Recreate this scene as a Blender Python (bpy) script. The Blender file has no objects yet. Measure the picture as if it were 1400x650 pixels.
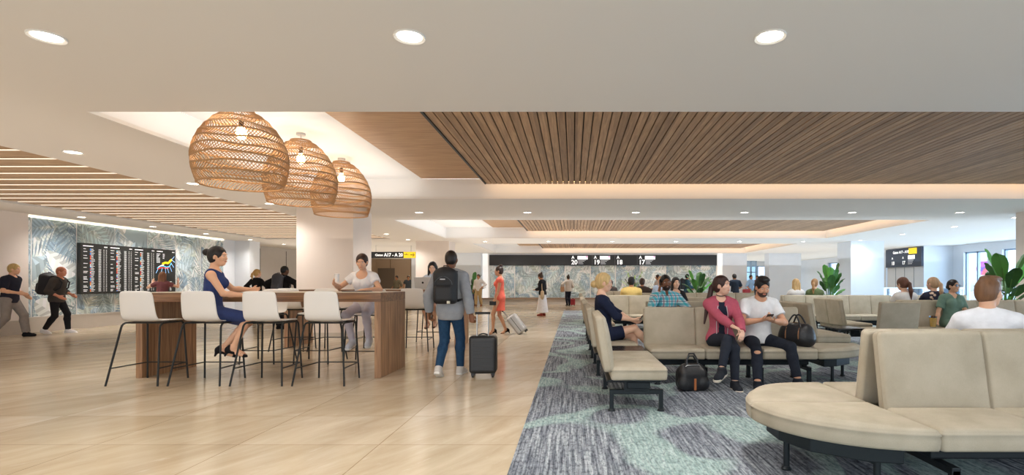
import bpy, bmesh, math, random
import numpy as np
from mathutils import Vector, Matrix
random.seed(7)
PI = math.pi
R = math.radians
scene = bpy.context.scene
C = scene.collection

# ------------------------------------------------------------------ camera
CU, CV, CF, CH = 784.0, 387.0, 720.0, 1.25      # vanishing point and focal length in px, eye height in m
cam_d = bpy.data.cameras.new('camera'); cam = bpy.data.objects.new('camera', cam_d); C.objects.link(cam)
cam.location = (0, 0, CH); cam.rotation_euler = (R(90), 0, 0)
cam_d.sensor_width = 36; cam_d.lens = CF/1400*36
cam_d.shift_x = (700-CU)/1400; cam_d.shift_y = (CV-325)/1400
cam_d.clip_start = .05; cam_d.clip_end = 500
scene.camera = cam

# ------------------------------------------------------------------ materials
def lin(c):
    return tuple(((v/255)/12.92 if v/255 <= .04045 else ((v/255+.055)/1.055)**2.4) for v in c)
MATS = {}
def mat(name, rgb, rough=.6, metal=0, emit=0, emit_rgb=None, noise=0, nscale=20, bump=0, bscale=200, spec=.5, alpha=1, nst=(1,1,1), trans=0, bst=(1,1,1), sheen=0, sub=0):
    if name in MATS: return MATS[name]
    m = bpy.data.materials.new(name); m.use_nodes = True
    nt = m.node_tree; b = nt.nodes['Principled BSDF']
    c = lin(rgb); b.inputs['Base Color'].default_value = (*c, 1)
    b.inputs['Roughness'].default_value = rough; b.inputs['Metallic'].default_value = metal
    b.inputs['Specular IOR Level'].default_value = spec
    if alpha < 1: b.inputs['Alpha'].default_value = alpha
    if trans: b.inputs['Transmission Weight'].default_value = trans
    if sheen: b.inputs['Sheen Weight'].default_value = sheen
    if sub:
        b.inputs['Subsurface Weight'].default_value = sub
        b.inputs['Subsurface Radius'].default_value = (.012, .005, .003)
    if emit:
        b.inputs['Emission Color'].default_value = (*(lin(emit_rgb) if emit_rgb else c), 1)
        b.inputs['Emission Strength'].default_value = emit
    if noise or bump:
        tc = nt.nodes.new('ShaderNodeTexCoord')
    if noise:
        mp = nt.nodes.new('ShaderNodeMapping'); mp.inputs['Scale'].default_value = nst
        nz = nt.nodes.new('ShaderNodeTexNoise'); nz.inputs['Scale'].default_value = nscale; nz.inputs['Detail'].default_value = 5
        rp = nt.nodes.new('ShaderNodeMapRange')
        rp.inputs['From Min'].default_value = .25; rp.inputs['From Max'].default_value = .75
        rp.inputs['To Min'].default_value = 1-noise; rp.inputs['To Max'].default_value = 1+noise
        mx = nt.nodes.new('ShaderNodeMix'); mx.data_type = 'RGBA'; mx.blend_type = 'MULTIPLY'; mx.inputs[0].default_value = 1
        mx.inputs[6].default_value = (*c, 1)
        nt.links.new(tc.outputs['Object'], mp.inputs[0]); nt.links.new(mp.outputs[0], nz.inputs['Vector'])
        nt.links.new(nz.outputs['Fac'], rp.inputs['Value']); nt.links.new(rp.outputs[0], mx.inputs[7])
        nt.links.new(mx.outputs[2], b.inputs['Base Color'])
    if bump:
        mp2 = nt.nodes.new('ShaderNodeMapping'); mp2.inputs['Scale'].default_value = bst
        n2 = nt.nodes.new('ShaderNodeTexNoise'); n2.inputs['Scale'].default_value = bscale; n2.inputs['Detail'].default_value = 4
        bp = nt.nodes.new('ShaderNodeBump'); bp.inputs['Strength'].default_value = bump; bp.inputs['Distance'].default_value = .01
        nt.links.new(tc.outputs['Object'], mp2.inputs[0]); nt.links.new(mp2.outputs[0], n2.inputs['Vector'])
        nt.links.new(n2.outputs['Fac'], bp.inputs['Height']); nt.links.new(bp.outputs[0], b.inputs['Normal'])
    MATS[name] = m
    return m
def nodes_of(name):
    m = bpy.data.materials.new(name); m.use_nodes = True
    return m, m.node_tree, m.node_tree.nodes['Principled BSDF']
def N(nt, t, **kw):
    n = nt.nodes.new(t)
    for k, v in kw.items():
        if k in n.inputs: n.inputs[k].default_value = v
        else: setattr(n, k, v)
    return n
def ramp(nt, stops, interp='LINEAR'):
    r = nt.nodes.new('ShaderNodeValToRGB'); r.color_ramp.interpolation = interp
    e = r.color_ramp.elements
    while len(e) < len(stops): e.new(.5)
    for i, (p, c) in enumerate(stops):
        e[i].position = p; e[i].color = (*lin(c), 1) if len(c) == 3 else c
    return r
def mixc(nt, fac, a, b, mode='MIX'):
    m = nt.nodes.new('ShaderNodeMix'); m.data_type = 'RGBA'; m.blend_type = mode
    for i, v in ((0, fac), (6, a), (7, b)):
        if hasattr(v, 'links'): nt.links.new(v, m.inputs[i])
        elif i == 0: m.inputs[0].default_value = v
        else: m.inputs[i].default_value = (*lin(v), 1)
    return m.outputs[2]

# vertex colour material
def mat_vcol(name, rough=.7, emit=0):
    m, nt, b = nodes_of(name)
    a = N(nt, 'ShaderNodeVertexColor'); a.layer_name = 'Col'
    nt.links.new(a.outputs[0], b.inputs['Base Color']); b.inputs['Roughness'].default_value = rough
    if emit:
        nt.links.new(a.outputs[0], b.inputs['Emission Color']); b.inputs['Emission Strength'].default_value = emit
    return m

def mk_floor():
    m, nt, b = nodes_of('travertine tile')
    tc = N(nt, 'ShaderNodeTexCoord')
    mp = N(nt, 'ShaderNodeMapping'); mp.inputs['Location'].default_value = (1.5, -4.06+.88*10, 0)
    nt.links.new(tc.outputs['Object'], mp.inputs[0])
    br = N(nt, 'ShaderNodeTexBrick', offset=0.0, squash=1.0)
    br.inputs['Scale'].default_value = 1; br.inputs['Brick Width'].default_value = 1.09; br.inputs['Row Height'].default_value = .88
    br.inputs['Mortar Size'].default_value = .004; br.inputs['Mortar Smooth'].default_value = .1; br.inputs['Bias'].default_value = 0
    br.inputs['Color1'].default_value = (*lin((220,206,185)), 1); br.inputs['Color2'].default_value = (*lin((202,186,161)), 1)
    br.inputs['Mortar'].default_value = (*lin((168,148,122)), 1)
    nt.links.new(mp.outputs[0], br.inputs['Vector'])
    rot0 = N(nt, 'ShaderNodeMapping'); rot0.inputs['Rotation'].default_value = (0,0,R(-62)); nt.links.new(tc.outputs['Object'], rot0.inputs[0])
    rot = N(nt, 'ShaderNodeMapping'); rot.inputs['Scale'].default_value = (.5,2.2,1)
    nt.links.new(rot0.outputs[0], rot.inputs[0])
    nz = N(nt, 'ShaderNodeTexNoise'); nz.inputs['Scale'].default_value = 1.6; nz.inputs['Detail'].default_value = 8; nz.inputs['Roughness'].default_value = .65; nz.inputs['Distortion'].default_value = .6
    nt.links.new(rot.outputs[0], nz.inputs['Vector'])
    r1 = ramp(nt, [(.3,(224,217,207)),(.5,(240,237,231)),(.72,(255,255,255))])
    nt.links.new(nz.outputs['Fac'], r1.inputs[0])
    c1 = mixc(nt, 1.0, br.outputs['Color'], r1.outputs[0], 'MULTIPLY')
    nz2 = N(nt, 'ShaderNodeTexNoise'); nz2.inputs['Scale'].default_value = 9; nz2.inputs['Detail'].default_value = 6; nz2.inputs['Roughness'].default_value=.7
    nt.links.new(rot.outputs[0], nz2.inputs['Vector'])
    r2 = ramp(nt, [(.60,(0,0,0)),(.68,(255,255,255))])
    nt.links.new(nz2.outputs['Fac'], r2.inputs[0])
    mm = N(nt, 'ShaderNodeMath', operation='MULTIPLY'); mm.inputs[1].default_value = .2
    nt.links.new(r2.outputs[0], mm.inputs[0])
    c2 = mixc(nt, mm.outputs[0], c1, (244,236,224))
    nt.links.new(c2, b.inputs['Base Color'])
    rr = N(nt, 'ShaderNodeMapRange'); rr.inputs['To Min'].default_value = .1; rr.inputs['To Max'].default_value = .24
    nt.links.new(nz.outputs['Fac'], rr.inputs['Value']); nt.links.new(rr.outputs[0], b.inputs['Roughness'])
    return m

def mk_carpet():
    m, nt, b = nodes_of('woven carpet')
    tc = N(nt, 'ShaderNodeTexCoord')
    def noise(scale, st, detail=4, rough=.6, dist=0, loc=(0,0,0)):
        mp = N(nt, 'ShaderNodeMapping'); mp.inputs['Scale'].default_value = st; mp.inputs['Location'].default_value = loc
        nt.links.new(tc.outputs['Object'], mp.inputs[0])
        n = N(nt, 'ShaderNodeTexNoise'); n.inputs['Scale'].default_value = scale; n.inputs['Detail'].default_value = detail
        n.inputs['Roughness'].default_value = rough; n.inputs['Distortion'].default_value = dist
        nt.links.new(mp.outputs[0], n.inputs['Vector']); return n.outputs['Fac']
    st = noise(1.0, (46,1.5,1), 3, .6)
    r1 = ramp(nt, [(.33,(96,101,110)),(.45,(140,145,153)),(.55,(172,177,183)),(.70,(212,216,220))])
    nt.links.new(st, r1.inputs[0])
    # tufted rows running away from the camera
    fine = noise(1.0, (44,16,1), 3, .75)
    r2 = ramp(nt, [(.36,(140,141,148)),(.52,(238,238,238)),(.66,(255,255,255))])
    nt.links.new(fine, r2.inputs[0])
    c1 = mixc(nt, .9, r1.outputs[0], r2.outputs[0], 'MULTIPLY')
    tint = noise(.55, (1,.8,1), 2)
    rt = ramp(nt, [(.4,(222,225,232)),(.6,(250,253,255))]); nt.links.new(tint, rt.inputs[0])
    c1 = mixc(nt, .8, c1, rt.outputs[0], 'MULTIPLY')
    # pale green drifting bands
    big = noise(.72, (1,.8,1), 1.0, .35, 1.2, (3.1,2.2,0))
    band = ramp(nt, [(.39,(0,0,0)),(.42,(255,255,255)),(.495,(255,255,255)),(.525,(0,0,0))])
    nt.links.new(big, band.inputs[0])
    g2 = noise(1.0, (48,4,1), 3)
    rg = ramp(nt, [(.3,(144,172,170)),(.5,(178,204,199)),(.68,(210,228,223))]); nt.links.new(g2, rg.inputs[0])
    green = mixc(nt, .7, rg.outputs[0], r2.outputs[0], 'MULTIPLY')
    mm = N(nt, 'ShaderNodeMath', operation='MULTIPLY'); mm.inputs[1].default_value = .75
    nt.links.new(band.outputs[0], mm.inputs[0])
    c2 = mixc(nt, mm.outputs[0], c1, green)
    nt.links.new(c2, b.inputs['Base Color']); b.inputs['Roughness'].default_value = .95; b.inputs['Specular IOR Level'].default_value = .1
    bp = N(nt, 'ShaderNodeBump'); bp.inputs['Strength'].default_value = .6; bp.inputs['Distance'].default_value = .01
    nt.links.new(fine, bp.inputs['Height']); nt.links.new(bp.outputs[0], b.inputs['Normal'])
    return m

def mk_wood(name, dark, light, axis=0, scale=1.0, rough=.45, plank=.16, stave=True):
    m, nt, b = nodes_of(name)
    tc = N(nt, 'ShaderNodeTexCoord')
    st = [14,14,14]; st[axis] = .9
    mp = N(nt, 'ShaderNodeMapping'); mp.inputs['Scale'].default_value = [s*scale for s in st]
    nt.links.new(tc.outputs['Object'], mp.inputs[0])
    nz = N(nt, 'ShaderNodeTexNoise'); nz.inputs['Scale'].default_value = 2.0; nz.inputs['Detail'].default_value = 6; nz.inputs['Distortion'].default_value = .8
    nt.links.new(mp.outputs[0], nz.inputs['Vector'])
    r1 = ramp(nt, [(.3,dark),(.5,tuple((a+c)/2 for a,c in zip(dark,light))),(.7,light)])
    nt.links.new(nz.outputs['Fac'], r1.inputs[0])
    out = r1.outputs[0]
    if stave:
        st2 = [8,8,8]; st2[axis] = .02
        mp2 = N(nt, 'ShaderNodeMapping'); mp2.inputs['Scale'].default_value = st2
        nt.links.new(tc.outputs['Object'], mp2.inputs[0])
        vo = N(nt, 'ShaderNodeTexVoronoi'); vo.inputs['Scale'].default_value = 1.6
        nt.links.new(mp2.outputs[0], vo.inputs['Vector'])
        bw = N(nt, 'ShaderNodeRGBToBW'); nt.links.new(vo.outputs['Color'], bw.inputs[0])
        r3 = ramp(nt, [(.2,(190,184,178)),(.8,(255,255,255))]); nt.links.new(bw.outputs[0], r3.inputs[0])
        out = mixc(nt, .8, out, r3.outputs[0], 'MULTIPLY')
    nt.links.new(out, b.inputs['Base Color']); b.inputs['Roughness'].default_value = rough
    return m

def mk_fabric():
    m, nt, b = nodes_of('sand upholstery')
    tc = N(nt, 'ShaderNodeTexCoord')
    nz = N(nt, 'ShaderNodeTexNoise'); nz.inputs['Scale'].default_value = 620; nz.inputs['Detail'].default_value = 2
    nt.links.new(tc.outputs['Object'], nz.inputs['Vector'])
    n2 = N(nt, 'ShaderNodeTexNoise'); n2.inputs['Scale'].default_value = 5; n2.inputs['Detail'].default_value = 3
    nt.links.new(tc.outputs['Object'], n2.inputs['Vector'])
    r1 = ramp(nt, [(.25,(172,162,143)),(.75,(202,192,173))]); nt.links.new(nz.outputs['Fac'], r1.inputs[0])
    r2 = ramp(nt, [(.3,(228,226,222)),(.7,(255,255,255))]); nt.links.new(n2.outputs['Fac'], r2.inputs[0])
    nt.links.new(mixc(nt, .8, r1.outputs[0], r2.outputs[0], 'MULTIPLY'), b.inputs['Base Color'])
    b.inputs['Roughness'].default_value = .9; b.inputs['Specular IOR Level'].default_value = .15
    bp = N(nt, 'ShaderNodeBump'); bp.inputs['Strength'].default_value = .12; bp.inputs['Distance'].default_value = .002
    nt.links.new(nz.outputs['Fac'], bp.inputs['Height']); nt.links.new(bp.outputs[0], b.inputs['Normal'])
    return m

def mk_glass(name, rgb=(225,238,248), refl=.12):
    m = bpy.data.materials.new(name); m.use_nodes = True; nt = m.node_tree; nt.nodes.clear()
    o = N(nt, 'ShaderNodeOutputMaterial'); t = N(nt, 'ShaderNodeBsdfTransparent'); g = N(nt, 'ShaderNodeBsdfGlossy')
    t.inputs[0].default_value = (*lin(rgb), 1); g.inputs['Roughness'].default_value = .03
    mx = N(nt, 'ShaderNodeMixShader'); mx.inputs[0].default_value = refl
    nt.links.new(t.outputs[0], mx.inputs[1]); nt.links.new(g.outputs[0], mx.inputs[2]); nt.links.new(mx.outputs[0], o.inputs[0])
    return m

def mk_plaid():
    m, nt, b = nodes_of('turquoise plaid cotton')
    tc = N(nt, 'ShaderNodeTexCoord'); sp = N(nt, 'ShaderNodeSeparateXYZ'); nt.links.new(tc.outputs['Object'], sp.inputs[0])
    def stripes(src, per, duty, ph=0):
        a = N(nt, 'ShaderNodeMath', operation='MULTIPLY_ADD'); a.inputs[1].default_value = 1/per; a.inputs[2].default_value = ph+10
        f = N(nt, 'ShaderNodeMath', operation='FRACT'); g = N(nt, 'ShaderNodeMath', operation='LESS_THAN'); g.inputs[1].default_value = duty
        nt.links.new(src, a.inputs[0]); nt.links.new(a.outputs[0], f.inputs[0]); nt.links.new(f.outputs[0], g.inputs[0]); return g.outputs[0]
    ad = N(nt, 'ShaderNodeMath', operation='ADD'); nt.links.new(sp.outputs[0], ad.inputs[0]); nt.links.new(sp.outputs[1], ad.inputs[1])
    def half(o, k=.5):
        h = N(nt, 'ShaderNodeMath', operation='MULTIPLY'); h.inputs[1].default_value = k; nt.links.new(o, h.inputs[0]); return h.outputs[0]
    col = mixc(nt, half(stripes(ad.outputs[0], .085, .45), .75), (228,240,244), (52,186,204))
    col = mixc(nt, half(stripes(sp.outputs[2], .085, .45), .75), col, (52,186,204))
    col = mixc(nt, half(stripes(ad.outputs[0], .085, .12, .3), .8), col, (196,84,96))
    col = mixc(nt, half(stripes(sp.outputs[2], .085, .12, .3), .8), col, (70,70,110))
    nt.links.new(col, b.inputs['Base Color']); b.inputs['Roughness'].default_value = .9
    return m
def mk_floral():
    m, nt, b = nodes_of('navy floral cloth')
    tc = N(nt, 'ShaderNodeTexCoord'); v = N(nt, 'ShaderNodeTexVoronoi'); v.inputs['Scale'].default_value = 11
    nt.links.new(tc.outputs['Object'], v.inputs['Vector'])
    r = ramp(nt, [(.18,(226,206,184)),(.26,(206,170,150)),(.32,(38,42,62))]); nt.links.new(v.outputs['Distance'], r.inputs[0])
    nt.links.new(r.outputs[0], b.inputs['Base Color']); b.inputs['Roughness'].default_value = .9
    return m

M = dict(
    floor=mk_floor(), carpet=mk_carpet(), fabric=mk_fabric(),
    oak=mk_wood('warm oak slats', (156,122,90), (196,160,122), axis=1, stave=True, rough=.55),
    oakflat=mk_wood('flat oak veneer', (160,124,88), (194,158,118), axis=0, stave=False, rough=.5),
    board=mk_wood('pale timber boards', (164,134,102), (200,172,138), axis=0, rough=.6, stave=False),
    walnut=mk_wood('walnut top', (112,78,52), (166,124,88), axis=0, rough=.4),
    walnutv=mk_wood('walnut panel', (136,98,68), (196,154,114), axis=2, rough=.4),
    glass=mk_glass('clear glass'), plaid=mk_plaid(), floral=mk_floral(),
    mural=mat_vcol('leaf mural print', .6), vscreen=mat_vcol('screen print', .4, 1.0), vpaint=mat_vcol('painted metal', .5),
    ceil=mat('ceiling paint', (232,228,222), .9, spec=.2), white=mat('white paint', (238,236,233), .8, spec=.2),
    plaster=mat('pale limestone cladding', (226,214,204), .75, noise=.03, nscale=3, nst=(1,1,.2)),
    panelgrey=mat('grey wall panel', (196,190,184), .5, noise=.02, nscale=4),
    coolwall=mat('cool white panel', (226,230,236), .6, noise=.02, nscale=2),
    beigepanel=mat('beige corridor panel', (206,184,160), .6),
    base=mat('stone base panel', (196,186,174), .6, noise=.03, nscale=4),
    dark=mat('dark anodised metal', (38,44,48), .42, metal=.6),
    black=mat('black powder coat', (30,33,34), .5, metal=.3),
    blackplastic=mat('black plastic', (24,25,27), .35),
    shadow=mat('dark reveal', (46,36,28), .9),
    sign=mat('charcoal sign face', (34,35,38), .35, noise=.1, nscale=.6),
    text=mat('white lettering', (250,250,250), .5, emit=.8),
    greytext=mat('grey small lettering', (176,178,182), .5, emit=.3),
    yellow=mat('yellow sign panel', (246,214,40), .5, emit=.5),
    shell=mat('white moulded shell', (236,233,228), .45, spec=.4),
    rattan=mat('natural rattan', (172,134,94), .7, noise=.12, nscale=30),
    cord=mat('pale grey cord', (190,186,180), .6),
    bulb=mat('glowing warm bulb', (255,214,150), .3, emit=34, emit_rgb=(255,206,130)),
    led=mat('warm led strip', (255,214,160), .5, emit=9, emit_rgb=(255,205,145)),
    ledw=mat('white led strip', (255,248,235), .5, emit=4, emit_rgb=(255,240,215)), board_glow=mat('board face glow', (255,244,226), .5, emit=.9, emit_rgb=(255,238,214)),
    lens=mat('lit downlight lens', (255,252,245), .5, emit=14, emit_rgb=(255,246,230)),
    trim=mat('white trim', (225,222,216), .5),
    steel=mat('brushed steel', (190,192,194), .3, metal=.9),
    red=mat('red case shell', (150,30,40), .4),
    silver=mat('silver shell case', (205,206,206), .35, metal=.25),
)
# ------------------------------------------------------------------ mesh helpers
class MB:
    def __init__(s): s.v = []; s.f = []; s.c = []
    def add(s, vs, fs, col=None):
        n = len(s.v); s.v += [tuple(v) for v in vs]; s.f += [tuple(i+n for i in f) for f in fs]; s.c += [col]*len(fs)
        return s
    def box(s, c, size, rot=None, col=None):
        hx, hy, hz = [a/2 for a in size]
        vs = [Vector((x,y,z)) for x in (-hx,hx) for y in (-hy,hy) for z in (-hz,hz)]
        if rot is not None: vs = [rot @ v for v in vs]
        vs = [v+Vector(c) for v in vs]
        return s.add(vs, [(0,1,3,2),(4,6,7,5),(0,4,5,1),(2,3,7,6),(0,2,6,4),(1,5,7,3)], col)
    def bb(s, a, b, col=None):
        return s.box([(p+q)/2 for p,q in zip(a,b)], [abs(q-p) for p,q in zip(a,b)], None, col)
    def tube(s, pts, r, seg=8, cap=True, col=None, closed=False):
        pts = [Vector(p) for p in pts]; n = len(pts); rs = r if isinstance(r,(list,tuple)) else [r]*n
        vs = []; prev = None
        for i, p in enumerate(pts):
            if closed: t = pts[(i+1)%n]-pts[i-1]
            else: t = pts[min(i+1,n-1)]-pts[max(i-1,0)]
            t.normalize()
            if prev is None:
                a = Vector((0,0,1)) if abs(t.z) < .9 else Vector((1,0,0))
                u = t.cross(a).normalized()
            else:
                u = (prev - t*prev.dot(t))
                u = u.normalized() if u.length > 1e-6 else t.orthogonal().normalized()
            prev = u; w = t.cross(u)
            for k in range(seg):
                an = 2*PI*k/seg; vs.append(p+(u*math.cos(an)+w*math.sin(an))*rs[i])
        fs = []
        for i in range(n if closed else n-1):
            for k in range(seg):
                a = i*seg+k; b2 = i*seg+(k+1)%seg; j = (i+1)%n
                fs.append((a, b2, j*seg+(k+1)%seg, j*seg+k))
        if cap and not closed:
            fs.append(tuple(range(seg-1,-1,-1))); fs.append(tuple((n-1)*seg+k for k in range(seg)))
        return s.add(vs, fs, col)
    def lathe(s, prof, c=(0,0,0), seg=24, col=None, cap=True):
        vs = []; m = len(prof)
        for r, z in prof:
            for k in range(seg):
                a = 2*PI*k/seg; vs.append((c[0]+r*math.cos(a), c[1]+r*math.sin(a), c[2]+z))
        fs = [(i*seg+k, i*seg+(k+1)%seg, (i+1)*seg+(k+1)%seg, (i+1)*seg+k) for i in range(m-1) for k in range(seg)]
        if cap: fs += [tuple(range(seg-1,-1,-1)), tuple((m-1)*seg+k for k in range(seg))]
        return s.add(vs, fs, col)
    def prism(s, poly, z0, z1, T=None, col=None):
        n = len(poly); vs = [Vector((x,y,z)) for z in (z0,z1) for x,y in poly]
        if T is not None: vs = [T @ v for v in vs]
        fs = [(i,(i+1)%n,n+(i+1)%n,n+i) for i in range(n)]+[tuple(range(n-1,-1,-1)), tuple(range(n,2*n))]
        return s.add(vs, fs, col)
    def xf(s, T):
        s.v = [tuple(T @ Vector(v)) for v in s.v]; return s
    def build(s, name, m, parent=None, smooth=False, bevel=0, auto=True):
        me = bpy.data.meshes.new(name); me.from_pydata(s.v, [], s.f); me.update()
        if any(c is not None for c in s.c):
            a = me.color_attributes.new('Col', 'FLOAT_COLOR', 'CORNER')
            buf = np.ones((len(me.loops),4), dtype=np.float32); i = 0
            for f, c in zip(s.f, s.c):
                cc = lin(c) if c is not None else (1,1,1)
                buf[i:i+len(f),:3] = cc; i += len(f)
            a.data.foreach_set('color', buf.ravel())
        o = bpy.data.objects.new(name, me); C.objects.link(o)
        for mm in (m if isinstance(m,(list,tuple)) else [m]): me.materials.append(mm)
        if smooth:
            me.polygons.foreach_set('use_smooth', [True]*len(me.polygons))
            if auto:
                try: me.set_sharp_from_angle(angle=R(40))
                except Exception: pass
        if bevel:
            b = o.modifiers.new('bevel','BEVEL'); b.width = bevel; b.segments = 2; b.limit_method = 'ANGLE'
        if parent is not None: o.parent = parent
        return o

def tag(o, label, cat, group=None, kind=None):
    if label: o['label'] = label
    if cat: o['category'] = cat
    if group: o['group'] = group
    if kind: o['kind'] = kind
    return o
def thing(name, label, cat, loc=(0,0,0), rz=0, group=None):
    o = bpy.data.objects.new(name, None); C.objects.link(o); o.empty_display_size = .1
    o.location = loc; o.rotation_euler = (0,0,rz)
    return tag(o, label, cat, group)
def struct(name, mb, m, parent=None, **kw):
    o = mb.build(name, m, parent, **kw)
    if parent is None: o['kind'] = 'structure'
    return o
def dup(root, loc, rz, label=None, group=None):
    r = root.copy(); C.objects.link(r); r.location = loc; r.rotation_euler = (0,0,rz)
    if label: r['label'] = label
    if group: r['group'] = group
    for ch in list(root.children):
        c = ch.copy(); C.objects.link(c); c.parent = r
        for g in ch.children:
            d = g.copy(); C.objects.link(d); d.parent = c
    return r
def bez(p0, p1, p2, n=8):
    p0,p1,p2 = Vector(p0),Vector(p1),Vector(p2)
    return [p0*(1-t)**2+p1*2*t*(1-t)+p2*t*t for t in [i/n for i in range(n+1)]]

def text_mesh(name, body, size, T, m, parent=None, align='LEFT', bold=.0, depth=.002, width=None):
    cu = bpy.data.curves.new(name, 'FONT'); cu.body = body; cu.size = size; cu.align_x = align; cu.extrude = depth; cu.offset = bold
    cu.resolution_u = 3
    o = bpy.data.objects.new(name, cu); C.objects.link(o)
    bpy.context.view_layer.update()
    dg = bpy.context.evaluated_depsgraph_get()
    me = bpy.data.meshes.new_from_object(o.evaluated_get(dg))
    C.objects.unlink(o); bpy.data.objects.remove(o)
    if width:
        mx = max(v.co.x for v in me.vertices); me.transform(Matrix.Diagonal((width/mx,1,1,1)))
    me.name = name; me.transform(T); me.materials.clear(); me.materials.append(m)
    ob = bpy.data.objects.new(name, me); C.objects.link(ob)
    if parent is not None: ob.parent = parent
    return ob
def frame(o, x, y):        # matrix with given origin, x axis and y axis
    x = Vector(x).normalized(); y = Vector(y).normalized(); z = x.cross(y)
    return Matrix(((x.x,y.x,z.x,o[0]),(x.y,y.y,z.y,o[1]),(x.z,y.z,z.z,o[2]),(0,0,0,1)))

def cushion_mb(poly, h, puff=.02, r=.03, pipe=.004):
    """upholstered pad: convex outline (ccw), rounded edges, welt line and crowned top"""
    n = len(poly); P = [Vector((x,y)) for x,y in poly]
    nr = []
    for i in range(n):
        e1 = (P[i]-P[i-1]); e2 = (P[(i+1)%n]-P[i])
        n1 = Vector((-e1.y,e1.x)).normalized(); n2 = Vector((-e2.y,e2.x)).normalized()
        v = (n1+n2); v = v.normalized()/max(.5, v.normalized().dot(n1)) if v.length > 1e-6 else n1
        nr.append(v)
    cen = sum(P, Vector((0,0)))/n
    rings = [(r*.8,0),(r*.2,r*.25),(0,r*.8),(-.004,h*.5),(0,h-r*1.75),(-pipe,h-r*1.55),(-pipe,h-r*1.2),(.001,h-r*1.0),(r*.15,h-r*.7),(r*.45,h-r*.25),(r*1.1,h)]
    mb = MB(); vs = []
    for ins, z in rings:
        for p, q in zip(P, nr): w = p+q*ins; vs.append((w.x,w.y,z))
    base = [p+q*r*1.1 for p,q in zip(P,nr)]
    bx0, bx1 = min(p.x for p in base), max(p.x for p in base); by0, by1 = min(p.y for p in base), max(p.y for p in base)
    def crown(w):
        u = (2*w.x-bx0-bx1)/(bx1-bx0); v = (2*w.y-by0-by1)/(by1-by0)
        return puff*max(0,1-abs(u)**3)*max(0,1-abs(v)**3)
    SS = (.96,.9,.8,.68,.54,.4,.26,.12)
    for s_ in SS:
        for p in base: w = cen+(p-cen)*s_; vs.append((w.x,w.y,h+crown(w)))
    m = len(rings)+len(SS)
    fs = [(i*n+k, i*n+(k+1)%n, (i+1)*n+(k+1)%n, (i+1)*n+k) for i in range(m-1) for k in range(n)]
    vs.append((cen.x,cen.y,h+crown(cen))); ci = len(vs)-1
    fs += [((m-1)*n+k,(m-1)*n+(k+1)%n,ci) for k in range(n)] + [tuple(range(n-1,-1,-1))]
    mb.add(vs, fs); return mb
def rrect(x0, y0, x1, y1, r=.03, k=4):
    out = []
    for cx, cy, a0 in ((x1-r,y0+r,-90),(x1-r,y1-r,0),(x0+r,y1-r,90),(x0+r,y0+r,180)):
        for i in range(k+1):
            a = R(a0+90*i/k); out.append((cx+r*math.cos(a), cy+r*math.sin(a)))
    # subdivide the long straight sides so the crown is smooth
    res = []
    for i, p in enumerate(out):
        q = out[(i+1)%len(out)]; res.append(p)
        L = math.hypot(q[0]-p[0], q[1]-p[1])
        if L > .12:
            for j in range(1,5): t = j/5; res.append((p[0]+(q[0]-p[0])*t, p[1]+(q[1]-p[1])*t))
    return res

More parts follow.
